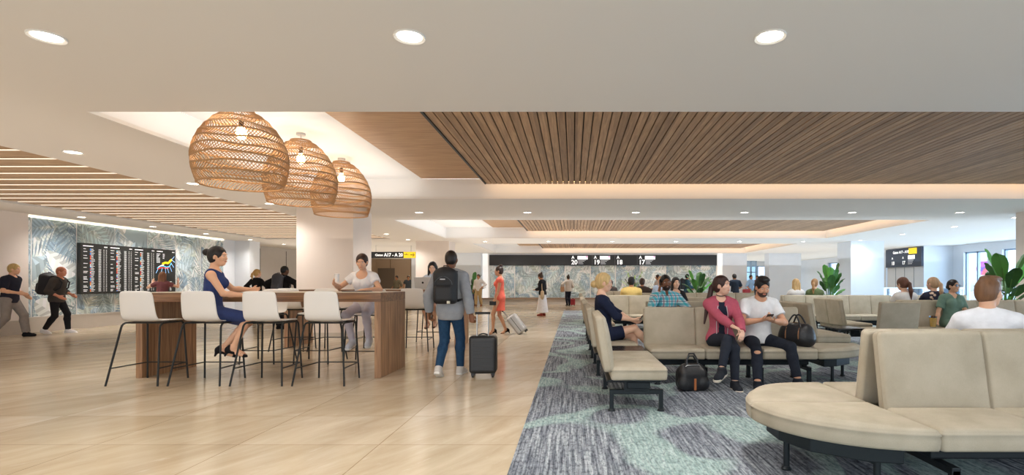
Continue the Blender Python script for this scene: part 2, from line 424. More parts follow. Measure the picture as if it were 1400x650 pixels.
# ------------------------------------------------------------------ implicit surfaces (numpy surface nets)
def sdf_mesh(prims, h):
    lo = np.min([p['lo'] for p in prims if p['op']=='add'], axis=0)-3*h
    hi = np.max([p['hi'] for p in prims if p['op']=='add'], axis=0)+3*h
    n = np.ceil((hi-lo)/h).astype(int)+1
    F = np.full(n, .2, dtype=np.float32)
    ax = [lo[i]+h*np.arange(n[i]) for i in range(3)]
    for p in prims:
        mg = p['k']+2.5*h
        i0 = np.maximum(0, np.floor((p['lo']-mg-lo)/h).astype(int)); i1 = np.minimum(n, np.ceil((p['hi']+mg-lo)/h).astype(int)+1)
        if np.any(i1 <= i0): continue
        X = ax[0][i0[0]:i1[0],None,None]; Y = ax[1][None,i0[1]:i1[1],None]; Z = ax[2][None,None,i0[2]:i1[2]]
        d = p['f'](X,Y,Z)
        for (pt, nm) in p['cuts']:
            pl = (X-pt[0])*nm[0]+(Y-pt[1])*nm[1]+(Z-pt[2])*nm[2]
            d = np.maximum(d, pl)
        sl = (slice(i0[0],i1[0]),slice(i0[1],i1[1]),slice(i0[2],i1[2]))
        A = F[sl]; k = max(p['k'],1e-5)
        if p['op'] == 'add':
            hh = np.maximum(k-np.abs(A-d),0)/k; F[sl] = np.minimum(A,d)-hh*hh*k*.25
        elif p['op'] == 'sub':
            hh = np.maximum(k-np.abs(A+d),0)/k; F[sl] = np.maximum(A,-d)+hh*hh*k*.25
        elif p['op'] == 'int':
            F[sl] = np.maximum(A,d)
    S = F < 0
    idx = np.full(np.array(F.shape)-1, -1, dtype=np.int64)
    cnt = np.zeros(idx.shape, np.int8); pos = np.zeros(idx.shape+(3,), np.float32)
    def corner(a,i,j,k): return a[i:a.shape[0]-1+i, j:a.shape[1]-1+j, k:a.shape[2]-1+k]
    ns = sum(corner(S,i,j,k).astype(np.int8) for i in (0,1) for j in (0,1) for k in (0,1))
    act = (ns > 0) & (ns < 8)
    I = np.argwhere(act)
    if len(I) == 0: return np.zeros((0,3)), []
    idx[act] = np.arange(len(I))
    vals = {}
    for c in ((i,j,k) for i in (0,1) for j in (0,1) for k in (0,1)):
        vals[c] = F[I[:,0]+c[0], I[:,1]+c[1], I[:,2]+c[2]]
    acc = np.zeros((len(I),3)); ct = np.zeros(len(I))
    for a in vals:
        for d in range(3):
            if a[d] == 0:
                b = list(a); b[d] = 1; b = tuple(b)
                va, vb = vals[a], vals[b]; cr = (va < 0) != (vb < 0)
                t = np.where(cr, va/np.where(cr, va-vb, 1), 0)
                pt = np.tile(np.array(a, float), (len(I),1)); pt[:,d] += t
                acc[cr] += pt[cr]; ct[cr] += 1
    V = lo + h*(I + acc/ct[:,None])
    faces = []
    for d in range(3):
        s0 = [slice(None)]*3; s1 = [slice(None)]*3
        s0[d] = slice(0,-1); s1[d] = slice(1,None)
        a = S[tuple(s0)]; b = S[tuple(s1)]
        e1, e2 = [(1,2),(2,0),(0,1)][d]
        E = np.argwhere(a != b)
        ok = (E[:,e1] > 0) & (E[:,e2] > 0) & (E[:,e1] < F.shape[e1]-1) & (E[:,e2] < F.shape[e2]-1)
        E = E[ok]
        if len(E) == 0: continue
        sg = a[E[:,0],E[:,1],E[:,2]]
        def cell(o1,o2):
            Q = E.copy(); Q[:,e1] += o1; Q[:,e2] += o2
            return idx[Q[:,0],Q[:,1],Q[:,2]]
        q = np.stack([cell(-1,-1),cell(0,-1),cell(0,0),cell(-1,0)],1)
        q[~sg] = q[~sg][:,::-1]
        faces.append(q)
    return V, np.concatenate(faces)
def sdf_obj(name, prims, h, m, parent=None, smooth_iter=1):
    V, Fc = sdf_mesh(prims, h)
    if len(V) == 0: return None
    # light relaxation takes out the voxel stepping
    if smooth_iter:
        for _ in range(smooth_iter):
            acc = np.zeros_like(V); ct = np.zeros(len(V))
            for a,b in ((0,1),(1,2),(2,3),(3,0)):
                np.add.at(acc, Fc[:,a], V[Fc[:,b]]); np.add.at(ct, Fc[:,a], 1)
                np.add.at(acc, Fc[:,b], V[Fc[:,a]]); np.add.at(ct, Fc[:,b], 1)
            V = V*.5 + .5*acc/np.maximum(ct,1)[:,None]
    me = bpy.data.meshes.new(name)
    me.vertices.add(len(V)); me.vertices.foreach_set('co', V.astype(np.float32).ravel())
    me.loops.add(Fc.size); me.loops.foreach_set('vertex_index', Fc.astype(np.int32).ravel())
    me.polygons.add(len(Fc)); me.polygons.foreach_set('loop_start', np.arange(0,Fc.size,4,dtype=np.int32))
    me.polygons.foreach_set('use_smooth', np.ones(len(Fc),dtype=bool))
    me.update(calc_edges=True); me.validate()
    me.materials.append(m)
    o = bpy.data.objects.new(name, me); C.objects.link(o)
    if parent is not None: o.parent = parent
    return o
def npv(v): return np.array(v, dtype=float)
def rc(a, b, r1, r2, k=.02, cuts=(), flat=None, op='add'):
    """tapered capsule; flat=(n,f) squashes it along n"""
    a = npv(a); b = npv(b); ba = b-a; L = max(ba@ba, 1e-9)
    r = max(r1,r2)
    if flat is not None: fn = npv(flat[0]); fn = fn/np.linalg.norm(fn); ff = flat[1]
    def f(X,Y,Z):
        x, y, z = X-a[0], Y-a[1], Z-a[2]
        if flat is not None:
            q = (x*fn[0]+y*fn[1]+z*fn[2])*(1/ff-1); x = x+fn[0]*q; y = y+fn[1]*q; z = z+fn[2]*q
        t = np.clip((x*ba[0]+y*ba[1]+z*ba[2])/L, 0, 1)
        d = np.sqrt((x-t*ba[0])**2+(y-t*ba[1])**2+(z-t*ba[2])**2)-(r1+(r2-r1)*t)
        return d*(min(1,ff) if flat is not None else 1)
    ex = r*max(1, flat[1] if flat is not None else 1)
    return dict(f=f, lo=np.minimum(a,b)-ex, hi=np.maximum(a,b)+ex, k=k, cuts=[(npv(p),npv(n)) for p,n in cuts], op=op)
def el(c, r, A=None, k=.02, cuts=(), op='add'):
    c = npv(c); r = npv(r); A = np.eye(3) if A is None else A
    ext = np.abs(A) @ r
    def f(X,Y,Z):
        x, y, z = X-c[0], Y-c[1], Z-c[2]
        q = [(x*A[0,i]+y*A[1,i]+z*A[2,i])/r[i] for i in range(3)]
        k0 = np.sqrt(q[0]**2+q[1]**2+q[2]**2); k1 = np.sqrt((q[0]/r[0])**2+(q[1]/r[1])**2+(q[2]/r[2])**2)
        return k0*(k0-1)/np.maximum(k1,1e-6)
    return dict(f=f, lo=c-ext, hi=c+ext, k=k, cuts=[(npv(p),npv(n)) for p,n in cuts], op=op)
def rbox(c, s, rad, A=None, k=.01, cuts=(), op='add'):
    c = npv(c); s = npv(s)/2-rad; A = np.eye(3) if A is None else A
    ext = np.abs(A) @ (s+rad)
    def f(X,Y,Z):
        x, y, z = X-c[0], Y-c[1], Z-c[2]
        q = [np.abs(x*A[0,i]+y*A[1,i]+z*A[2,i])-s[i] for i in range(3)]
        return np.sqrt(np.maximum(q[0],0)**2+np.maximum(q[1],0)**2+np.maximum(q[2],0)**2)+np.minimum(np.maximum(q[0],np.maximum(q[1],q[2])),0)-rad
    return dict(f=f, lo=c-ext, hi=c+ext, k=k, cuts=[(npv(p),npv(n)) for p,n in cuts], op=op)
def rx(a): c,s=math.cos(R(a)),math.sin(R(a)); return np.array([[1,0,0],[0,c,-s],[0,s,c]])
def ry(a): c,s=math.cos(R(a)),math.sin(R(a)); return np.array([[c,0,s],[0,1,0],[-s,0,c]])
def rzm(a): c,s=math.cos(R(a)),math.sin(R(a)); return np.array([[c,-s,0],[s,c,0],[0,0,1]])
def unit(v): v = npv(v); return v/max(np.linalg.norm(v),1e-9)
# ------------------------------------------------------------------ people
def ik(a, t, l1, l2, hint):
    a = npv(a); t = npv(t); d = t-a; L = np.linalg.norm(d); mx = (l1+l2)*.995
    if L > mx: t = a+d/L*mx; d = t-a; L = mx
    u = d/L; x = (l1*l1-l2*l2+L*L)/(2*L); y = math.sqrt(max(l1*l1-x*x, 1e-6))
    hn = npv(hint)-u*(npv(hint)@u)
    return a+u*x+unit(hn)*y, t
def skinmat(rgb): return mat('skin %d %d %d' % rgb, rgb, .5, spec=.35, noise=.03, nscale=14)
def cloth(rgb, kind='cotton'):
    return mat('%s %d %d %d' % ((kind,)+rgb), rgb, .88, spec=.15, noise=.08 if kind != 'denim' else .16, nscale=16 if kind != 'denim' else 24, bump=.6, bscale=13)

def person(label, loc, yaw, pose, look, s=1.0, fem=False, h=.008, cat='person', group=None):
    g = lambda k, d=None: pose.get(k, d)
    f = .9 if fem else 1.0
    P = npv(g('pelvis', (0,0,.90))); pitch, roll, twist = g('lean', (0,0,0))
    Rt = rzm(twist) @ ry(roll) @ rx(-pitch); Rh2 = rzm(twist*.5) @ ry(roll*.5) @ rx(-pitch*.5)
    Rp = rx(-g('pp', 0)) 
    W = P+Rh2@npv((0,0,.14)); Ch = W+Rt@npv((0,.005,.20)); Nk = Ch+Rt@npv((0,-.015,.17))
    hy, hp, hr = g('head', (0,0,0)); Hr = rzm(hy) @ rx(-hp) @ ry(hr)
    Hb = Nk+Rt@npv((0,.012,.055))*1.0+Hr@npv((0,0,.02)); Hc = Hb+Hr@npv((0,.02,.105))
    HH = lambda x,y,z: Hc+Hr@npv((x,y,z))
    T = lambda x,y,z,o=None: (Ch if o is None else o)+Rt@npv((x,y,z))
    sw = .152 if fem else .176
    J = dict(P=P, W=W, Ch=Ch, Nk=Nk, Hc=Hc, Hr=Hr, Rt=Rt)
    L1, L2 = .285*(.96 if fem else 1), .255*(.96 if fem else 1)
    sides = (('L',-1),('R',1))
    for n, sg in sides:
        S = Nk+Rt@npv((sg*sw,-.005,-.065+g('shrug'+n,0)))
        E, Wr = ik(S, g('hand'+n, S+npv((sg*.06,.02,-.53))), L1, L2, g('elbow'+n, (sg*.4,-1,-.2)))
        Hp = P+npv((sg*.085,0,-.02))
        K, A = ik(Hp, g('foot'+n, npv((sg*.09,0,.08))), .42, .41, g('knee'+n, (sg*.05,1,0)))
        J.update({'S'+n:S,'E'+n:E,'W'+n:Wr,'H'+n:Hp,'K'+n:K,'A'+n:A})
        td = unit(g('toe'+n, (sg*.12,1,0))); sh = unit(K-A)
        up = npv((0,0,1)); up = unit(up-td*(up@td)); J['T'+n] = td; J['U'+n] = up
    mit = h > .0095
    # ---- shape pieces
    def torso(i, belly=0, bust=True):
        o = [el(P+npv((0,-.008,.0)), npv((.165 if not fem else .17,.118,.125))+i, Rp, .04),
             el(W, npv((.142 if not fem else .118,.10+belly if not fem else .09,.15))+i, Rh2, .06),
             el(Ch, npv((.158 if not fem else .135,.112 if not fem else .1,.19))+i, Rt, .06),
             rc(T(-.1,-.01,.1),T(.1,-.01,.1),.07*f+i,.07*f+i,.05)]
        for n, sg in sides:
            o.append(rc(T(sg*.03,-.012,.145), J['S'+n], .055*f+i, .054*f+i, .045))
        if fem and bust:
            for sg in (-1,1): o.append(el(T(sg*.066,.078,.015), npv((.06,.055,.062))+i, Rt, .03))
        return o
    def arm(n, i, t0=0, t1=2, tap=0):
        S,E,Wr = J['S'+n],J['E'+n],J['W'+n]; o = []; u1 = unit(E-S); u2 = unit(Wr-E)
        if t0 < 1:
            cuts = [] if t1 >= 1 else [(S+(E-S)*t1, u1)]
            o.append(rc(S,E,.053*f+i+(tap if t1<1 else 0),.040*f+i+(tap if t1<1 else 0),.02,cuts))
        if t1 > 1:
            cuts = [] if t1 >= 2 else [(E+(Wr-E)*(t1-1), u2)]
            o.append(rc(E,E+(Wr-E)*.35,.039*f+i,.042*f+i,.015,cuts)); o.append(rc(E+(Wr-E)*.3,Wr,.042*f+i,.027*f+i,.015,cuts))
        return o
    def leg(n, i, t1=2, ex=0):
        H,K,A = J['H'+n],J['K'+n],J['A'+n]; u1 = unit(K-H); u2 = unit(A-K); o = []
        c1 = [] if t1 >= 1 else [(H+(K-H)*t1,u1)]
        o.append(rc(H,K,.086*(.97 if fem else 1)+i,.056*f+i,.03,c1))
        if t1 > 1:
            c2 = [] if t1 >= 2 else [(K+(A-K)*(t1-1),u2)]
            cb = -unit(np.cross(np.cross(u2, u1) if np.linalg.norm(np.cross(u2,u1))>.02 else npv((1,0,0)), u2))
            back = unit(J['T'+n])*-.012
            o.append(rc(K,K+(A-K)*.32+back,.053*f+i,.057*f+i,.02,c2)); o.append(rc(K+(A-K)*.3+back,A,.056*f+i,.036*f+i+ex,.02,c2))
        return o
    def hand(n, sg):
        Wr = J['W'+n]; d = unit(g('hd'+n, Wr-J['E'+n])); pn = npv(g('pn'+n, (-sg,0,0) if True else 0)); pn = unit(pn-d*(pn@d))
        lat = np.cross(d, pn)*sg      # thumb side
        cu = g('curl'+n, 25); q = .95*f if fem else 1.0
        M_ = Wr+d*.085*q
        o = [rc(Wr-d*.005,Wr+d*.03*q,.026*q,.036*q,.012,flat=(pn,.55)), rc(Wr+d*.03*q,M_-d*.012,.038*q,.039*q,.012,flat=(pn,.42))]
        def bend(v, a): return unit(v*math.cos(R(a))+pn*math.sin(R(a)))
        if mit:
            o.append(rc(M_-d*.02, M_+bend(d,cu)*.055*q, .036*q,.03*q,.01,flat=(pn,.5)))
            e1 = M_+bend(d,cu)*.055*q; o.append(rc(e1, e1+bend(d,cu*2)*.03*q,.028*q,.02*q,.01,flat=(pn,.5)))
        else:
            for j, (off, ln) in enumerate(((.030,.92),(.0105,1.0),(-.009,.95),(-.028,.76))):
                b0 = M_-d*.014+lat*off*q; b1 = M_+lat*off*1.05*q+d*(.004 if j in (1,2) else -.004)
                e1 = b1+bend(d+lat*(off*1.5),cu*(1+.12*j))*.042*ln*q; e2 = e1+bend(d,cu*2.1*(1+.1*j))*.026*ln*q; e3 = e2+bend(d,cu*2.9*(1+.1*j))*.019*ln*q
                o += [rc(b0,b1,.0105,.0098,.005),rc(b1,e1,.0096*q,.0086*q,.003),rc(e1,e2,.0087*q,.0078*q,.003),rc(e2,e3,.0078*q,.0066*q,.003)]
        t0 = Wr+d*.022*q+lat*.024*q; t1 = t0+unit(d*.75+lat*.75+pn*.35)*.043*q; t2 = t1+unit(d*.95+lat*.25+pn*.45)*.032*q
        o += [rc(t0,t1,.0145*q,.0115*q,.008),rc(t1,t2,.0112*q,.0085*q,.004)]
        J['hc'+n] = Wr+d*.075; J['hdir'+n] = d; J['hpn'+n] = pn; J['hlat'+n] = lat
        return o
    def foot(n, i=0, flat_sole=True):
        A,t,u = J['A'+n],J['T'+n],J['U'+n]
        cuts = [(A-u*(.078+i), -u)]
        return [rc(A-t*.035-u*.045,A-t*.02-u*.01,.036+i,.036+i,.02,cuts), rc(A-u*.01,A+t*.10-u*.055,.036+i,.03+i,.03,cuts),
                rc(A+t*.08-u*.055,A+t*.145-u*.06,.037+i,.030+i,.02,cuts,flat=(u,.8)), rc(A-t*.03-u*.055,A+t*.12-u*.06,.032+i,.036+i,.02,cuts)]
    def head():
        o = [el(HH(0,-.014,.020),(.076,.096,.094),Hr,.02), el(HH(0,.022,-.035),(.061 if not fem else .057,.072,.085),Hr,.035),
             el(HH(0,.048,-.088),(.040 if not fem else .031,.040,.030),Hr,.03), rc(Nk-Rt@npv((0,.01,.03)),Hb+Hr@npv((0,-.012,.06)),.056 if not fem else .047,.052 if not fem else .045,.025)]
        if h < .013:
            o += [el(HH(0,.082,.028),(.048,.016,.013),Hr,.014)]
            for sg in (-1,1):
                o += [el(HH(sg*.030,.098,.004),(.018,.014,.012),Hr,.01,op='sub'), el(HH(sg*.042,.066,-.03),(.022,.022,.022),Hr,.02),
                      el(HH(sg*.077,-.004,-.012),(.010,.022,.033),Hr@rzm(-sg*20),.006)]
            o += [rc(HH(0,.087,.012),HH(0,.103,-.026),.009,.0115,.012), el(HH(0,.097,-.031),(.018,.012,.009),Hr,.008),
                  el(HH(0,.091,-.060),(.024,.011,.007),Hr,.008), el(HH(0,.090,-.070),(.021,.011,.008),Hr,.006)]
        else:
            o += [rc(HH(0,.085,.01),HH(0,.105,-.028),.012,.016,.015)]
        return o
    # ---- body
    body = head()+torso(0)
    for n, sg in sides: body += arm(n,0)+hand(n,sg)+leg(n,0)+foot(n)
    sk = skinmat(look['skin'])
    root = sdf_obj('person', body, h, sk, None, 1)
    tag(root, label, cat, group)
    root.location = loc; root.rotation_euler = (0,0,R(yaw)); root.scale = (s,s,s)
    CH_ = lambda name, prims, m, hh=h, it=1: sdf_obj(name, prims, hh, m, root, it)
    J['root'] = root
    bot = look.get('bottom'); top = look.get('top'); sh = look.get('shoes')
    pad = .010+max(0,h-.007)*.7
    # ---- shoes
    if sh:
        for n, sg in sides:
            A,t,u = J['A'+n],J['T'+n],J['U'+n]
            if sh[0] == 'sneaker':
                so = CH_('shoe', [p for p in foot(n,.009+max(0,h-.008)*.5)]+[rc(A-u*.02,A+u*.03,.045,.043,.02,[(A+u*.02,u)])], cloth(sh[1],'shoe'))
                c = [(A-u*.094,-u),(A-u*.062,u)]
                q = sdf_obj('sole',[rc(A-t*.04-u*.075,A+t*.15-u*.075,.045,.046,.01,c,flat=None)], h, cloth(sh[2] if len(sh)>2 else (235,235,232),'sole'), so, 1)
            elif sh[0] == 'heel':
                c = [(A-u*.085,-u)]
                so = CH_('shoe', [rc(A-t*.045-u*.045,A-t*.03-u*.015,.04,.038,.02,c),rc(A-t*.03-u*.052,A+t*.14-u*.06,.036,.036,.02,[(A+t*.02-u*.025,unit(u+t*.15)),(A-u*.085,-u)]),
                               rc(A+t*.1-u*.055,A+t*.175-u*.07,.037,.014,.02,flat=(u,.7)), rc(A-t*.05-u*.07,A-t*.05-u*.13,.022,.012,.02)], cloth(sh[1],'leather'), min(h,.009))
            elif sh[0] == 'flat':
                CH_('shoe', [p for p in foot(n,.007)], cloth(sh[1],'shoe'))
    # ---- bottoms
    if bot:
        k = bot[0]
        if k in ('trousers','slim','shorts'):
            i = pad+(.012 if k == 'trousers' else 0)
            pr = [el(P+npv((0,-.008,0)), npv((.168,.12,.13))+i, Rp, .04, [(W+Rh2@npv((0,0,.02)), Rh2@npv((0,0,1)))]), el(W, npv((.142 if not fem else .118,.10,.15))+i, Rh2,.05,[(W+Rh2@npv((0,0,.02)), Rh2@npv((0,0,1)))])]
            for n, sg in sides: pr += leg(n, i, bot[2] if len(bot) > 2 else (1.97 if k != 'shorts' else .9), .012 if k == 'trousers' else .004)
            if g('rip'):
                pr.append(el(J['K'+g('rip')]+unit(J['T'+g('rip')])*.06+npv((0,0,.012)),(.045,.04,.022),None,.006,op='sub'))
            CH_('trousers', pr, cloth(bot[1], 'denim' if bot[-1]=='denim' else 'cotton'))
        elif k == 'skirt':      # standing: flares to the hem
            hz = bot[2]; wd = bot[3]; sw_ = npv(bot[4] if len(bot)>4 else (0,0,0))
            CH_('skirt', [rc(W+npv((0,0,.0)), npv((P[0],P[1],hz))+sw_, .118+pad, wd, .05, [(npv((0,0,hz)),(0,0,-1)),(W+npv((0,0,.03)),(0,0,1))], flat=((0,1,0),.85)), el(P+npv((0,-.008,0)),npv((.17,.12,.13))+pad,None,.05)], cloth(bot[1],'skirt'))
        elif k == 'seatskirt':
            t1 = bot[2]; i = pad
            pr = [el(P+npv((0,-.008,0)), npv((.17,.12,.13))+i, Rp, .04), el(W, npv((.118,.09,.15))+i, Rh2,.05,[(W+Rh2@npv((0,0,.06)), Rh2@npv((0,0,1)))])]
            for n, sg in sides: pr += leg(n, i+.006, t1)
            a = (J['HL']+J['HR'])/2; b_ = (J['KL']+J['KR'])/2; uu = unit(b_-a)
            pr.append(rc(a, a+(b_-a)*t1, .085+i,.06+i,.05,[(a+(b_-a)*t1,uu)]))
            CH_('skirt' if top and top[0] != 'dress' else 'dress_skirt', pr, cloth(bot[1],'skirt'))
    # ---- top
    if top:
        k, col = top[0], top[1]; sl = top[2]; loose = (top[3] if len(top) > 3 else 0)*.55; neck = top[4] if len(top) > 4 else 'crew'
        i = pad+.003+loose
        m_ = M[top[5]] if len(top) > 5 and top[5] else cloth(col, k)
        hem = g('hem', -.08)
        pr = torso(i, loose*.5)
        hc = [(P+Rp@npv((0,0,hem)), Rp@npv((0,0,-1)))]
        pr[0] = el(P+npv((0,-.008,0)), npv((.168,.122,.135))+i, Rp, .05, hc)
        if loose > .003 and k != 'dress' and not g('sit'): pr.append(rc(W, P+Rp@npv((0,0,hem)), .128+loose, .145+loose, .06, hc, flat=((0,1,0),.78)))
        arms_ = []
        for n, sg in sides:
            if sl > 0: arms_ += arm(n, i+.002, 0, sl, .008 if sl < 1 else 0)
            else: pr.append(el(J['S'+n]+Rt@npv((sg*.045,0,-.02)),(.06,.09,.12),Rt,.015,op='sub'))
        if neck == 'crew': pr.append(el(T(0,.03,.215),(.078,.085,.062),Rt@rx(-18),.012,op='sub'))
        elif neck == 'scoop': pr.append(el(T(0,.07,.17),(.092,.085,.09),Rt@rx(-18),.012,op='sub'))
        elif neck == 'vee': pr += [el(T(0,.03,.215),(.075,.085,.06),Rt@rx(-18),.01,op='sub'), rc(T(0,.10,.17),T(0,.13,.07),.055,.008,.01,op='sub')]
        elif neck == 'wide': pr.append(el(T(0,.02,.205),(.13,.11,.062),Rt@rx(-8),.012,op='sub'))
        elif neck == 'collar':
            pr.append(el(T(0,.05,.235),(.05,.06,.06),Rt@rx(-18),.012,op='sub'))
            pr.append(rc(T(-.03,.0,.165),T(.03,.0,.165),.066*f,.066*f,.012)); pr.append(el(T(0,.075,.215),(.026,.07,.06),Rt,.008,op='sub'))
        elif neck == 'open':   # open jacket
            pr += [el(T(0,.05,.215),(.07,.09,.07),Rt@rx(-18),.012,op='sub'), rc(T(0,.16,.13),T(0,.2,-.42),.062,.075,.01,flat=(Rt@npv((0,1,0)),1.6),op='sub')]
        pr += arms_
        if g('hood'):
            pr += [rc(T(-.085,-.035,.155),T(.085,-.035,.155),.05,.05,.03), el(T(0,-.085,.125),(.105,.06,.075),Rt,.035), rc(T(-.085,-.03,.15),T(-.05,.075,.09),.034,.022,.03), rc(T(.085,-.03,.15),T(.05,.075,.09),.034,.022,.03)]
        nm = {'hoodie':'hoodie','jacket':'jacket','dress':'dress','blouse':'blouse'}.get(k,'shirt')
        CH_(nm, pr, m_)
        if look.get('under'):
            pr = torso(pad+.001); pr[0] = el(P, npv((.168,.12,.135))+pad, Rp, .05, hc); pr.append(el(T(0,.04,.205),(.078,.085,.065),Rt@rx(-18),.012,op='sub'))
            CH_('undershirt', pr, cloth(look['under'],'cotton'))
    # ---- hair
    hk, hcol = look['hair'][0], look['hair'][1]
    hm = mat('hair %d %d %d' % hcol, hcol, .45, noise=.22, nscale=40, nst=(1,1,.12), bump=.5, bscale=60, bst=(1,1,.1), spec=.4)
    vol = look['hair'][2] if len(look['hair']) > 2 else .012
    vol = max(vol, .004 if hk == 'buzz' else .008)
    cap = [el(HH(0,-.016,.024), npv((.077,.097,.095))+vol, Hr, .01), el(HH(0,-.045,-.02), npv((.066,.062,.075))+vol*.8, Hr, .02)]
    face = [el(HH(0,.128,-.03),(.080,.082,.118),Hr,.012,op='sub'), el(HH(0,.06,-.11),(.1,.07,.075),Hr,.01,op='sub')]
    ear = [el(HH(sg*.085,.015,-.035),(.022,.03,.05),Hr,.008,op='sub') for sg in (-1,1)]
    nape = [el(HH(0,-.07,-.15),(.12,.09,.055),Hr,.015,op='sub')]
    if hk in ('buzz','short'): pr = cap+face+ear+nape
    elif hk == 'quiff': pr = cap+[el(HH(0,.055,.112),(.062,.045,.028),Hr,.02),el(HH(0,.0,.115),(.066,.08,.028),Hr,.02)]+face+ear+nape
    elif hk == 'bun':
        pr = cap+face+ear+nape+[el(HH(*(look['hair'][3] if len(look['hair'])>3 else (0,-.11,.06))),(.048,.048,.046),Hr,.012)]
    elif hk == 'lowbun': pr = cap+face+ear+nape+[el(HH(0,-.135,-.035),(.056,.046,.050),Hr,.012)]
    elif hk == 'tail':
        b0 = HH(0,-.105,.03); b1 = HH(0,-.15,-.03); dn = look['hair'][3] if len(look['hair'])>3 else .3
        sd = npv(look['hair'][4]) if len(look['hair'])>4 else npv((0,0,0))
        b2 = b1+npv((0,-.02,-dn*.45))+sd*.5; b3 = b1+npv((0,.0,-dn))+sd
        pr = cap+face+ear+nape+[rc(b0,b1,.03,.034,.015),rc(b1,b2,.034,.036,.02),rc(b2,b3,.036,.012,.02)]
    elif hk == 'long':
        dn = look['hair'][3] if len(look['hair'])>3 else .22
        pr = cap+face
        for x in (-.06,0,.06): pr.append(rc(HH(x*.9,-.06,-.02), HH(x*.9,-.055,-.06)+npv((x*.3,-.03,-dn)), .045,.032,.03))
        for sg in (-1,1): pr.append(rc(HH(sg*.078,-.012,.02), HH(sg*.075,-.01,-.06)+npv((sg*.01,0,-dn*.6)), .024,.024,.02))
    if look.get('fringe'): pr.append(el(HH(0,.07,.075),(.05,.03,.03),Hr,.015))
    CH_('hair', pr, hm, min(h,.009), 1)
    # ---- face
    if look.get('face', True) and h < .0125:
        eb = MB(); ec = skinmat(look['skin'])
        for sg in (-1,1):
            if not look.get('closed'):
                e = MB(); cs = HH(sg*.030,.0768,.003)
                prof = [(.0115*math.sin(PI*i/8)+1e-4, -.0115*math.cos(PI*i/8)) for i in range(9)]
                e.lathe(prof, (0,0,0), 10); F_ = Matrix.Translation(Vector(cs)) @ Matrix(Hr.tolist()).to_4x4() @ Matrix.Rotation(R(-90),4,'X')
                e.xf(F_); e.build('eye', mat('eye white',(206,196,190),.4), root, True)
                ii = MB(); ii.lathe([(.0062*math.sin(PI*i/6)+1e-4,-.0062*math.cos(PI*i/6)*.6) for i in range(7)],(0,0,0),8)
                F2 = Matrix.Translation(Vector(HH(sg*.030,.0852,.002))) @ Matrix(Hr.tolist()).to_4x4() @ Matrix.Rotation(R(-90),4,'X')
                ii.xf(F2); ii.build('iris', mat('dark iris',(40,26,20),.2), root, True)
            eb = MB(); eb.tube([HH(sg*.013,.0935,.023),HH(sg*.03,.0915,.0275),HH(sg*.047,.079,.022)], [.0026,.003,.0015], 6)
            eb.build('eyebrow', hm if look['hair'][0]!='tailb' else hm, root, True)
        lc = tuple(int(a*b_) for a,b_ in zip(look['skin'],(.86,.60,.60)))
        lp = MB(); sm = look.get('smile',0)
        lp.tube([HH(-.023,.089,-.063+sm*.008),HH(-.01,.1005,-.064-sm*.002),HH(.01,.1005,-.064-sm*.002),HH(.023,.089,-.063+sm*.008)],[.002,.0058,.0058,.002],6)
        lp.build('mouth', mat('lips %d %d %d'%lc, lc, .4), root, True)
        if sm:
            tt = MB(); tt.tube([HH(-.014,.0995,-.064),HH(0,.1045,-.066),HH(.014,.0995,-.064)],[.002,.0038,.002],6); tt.build('teeth', mat('tooth white',(240,238,232),.3), root, True)
        if look.get('beard'):
            CH_('beard', [el(HH(0,.048,-.087),(.0425,.0415,.0325),Hr,.03), el(HH(0,.022,-.058),(.063,.0725,.062),Hr,.03), el(HH(0,.092,-.048),(.028,.010,.008),Hr,.008),
                          el(HH(0,.06,.012),(.1,.09,.055),Hr,.01,op='sub'), el(HH(0,.10,-.030),(.036,.04,.017),Hr,.006,op='sub'), el(HH(0,.102,-.065),(.018,.012,.007),Hr,.004,op='sub'),
                          el(HH(0,-.07,-.05),(.1,.085,.1),Hr,.01,op='sub')], mat('beard %d %d %d' % look.get('bcol',hcol), look.get('bcol',hcol), .8), min(h,.007))
        if look.get('glasses'):
            gm = mat('dark spectacle frame',(30,22,18),.25); gl = MB()
            for sg in (-1,1):
                if look['glasses'] == 'sun':
                    d = MB(); d.lathe([(.001,0),(.026,0),(.027,.003),(.001,.004)],(0,0,0),16)
                    d.xf(Matrix.Translation(Vector(HH(sg*.033,.103,.002))) @ Matrix(Hr.tolist()).to_4x4() @ Matrix.Rotation(R(-90),4,'X')); gl.add(d.v,d.f)
                else:
                    gl.tube([HH(sg*.033+.024*math.cos(a),.106,.002+.02*math.sin(a)) for a in [2*PI*i/12 for i in range(12)]], .003, 5, closed=True)
                gl.tube([HH(sg*.057,.10,.006),HH(sg*.08,.03,.008),HH(sg*.081,-.03,.0)], .0035, 5)
            gl.tube([HH(-.008,.108,.006),HH(.008,.108,.006)], .003, 5)
            gl.build('sunglasses' if look['glasses']=='sun' else 'glasses', gm, root, True)
    mw = Matrix.Translation(Vector(loc)) @ Matrix.Rotation(R(yaw),4,'Z') @ Matrix.Scale(s,4)
    J['w'] = lambda p: mw @ Vector([float(a) for a in p])
    J['HH'] = HH; J['T_'] = T; J['mw'] = mw
    J['wd'] = lambda d: (mw.to_3x3() @ Vector([float(a) for a in d])).normalized()
    return J
def P2(x, y, D):      # where a pixel lies at depth D
    return ((x-CU)*D/CF, D, CH-(y-CV)*D/CF)
# ------------------------------------------------------------------ the setting
H = 2.95; YB = 30.5; XL = -13.55; XR = 17.6; YN = -3.0
mb = MB(); mb.bb((-15,YN,-.1),(XR+.3,42,0)); struct('floor', mb, M['floor'])
mb = MB(); mb.bb((-.43,YN,0),(XR,23.7,.006)); struct('trim_carpet', mb, M['carpet'])

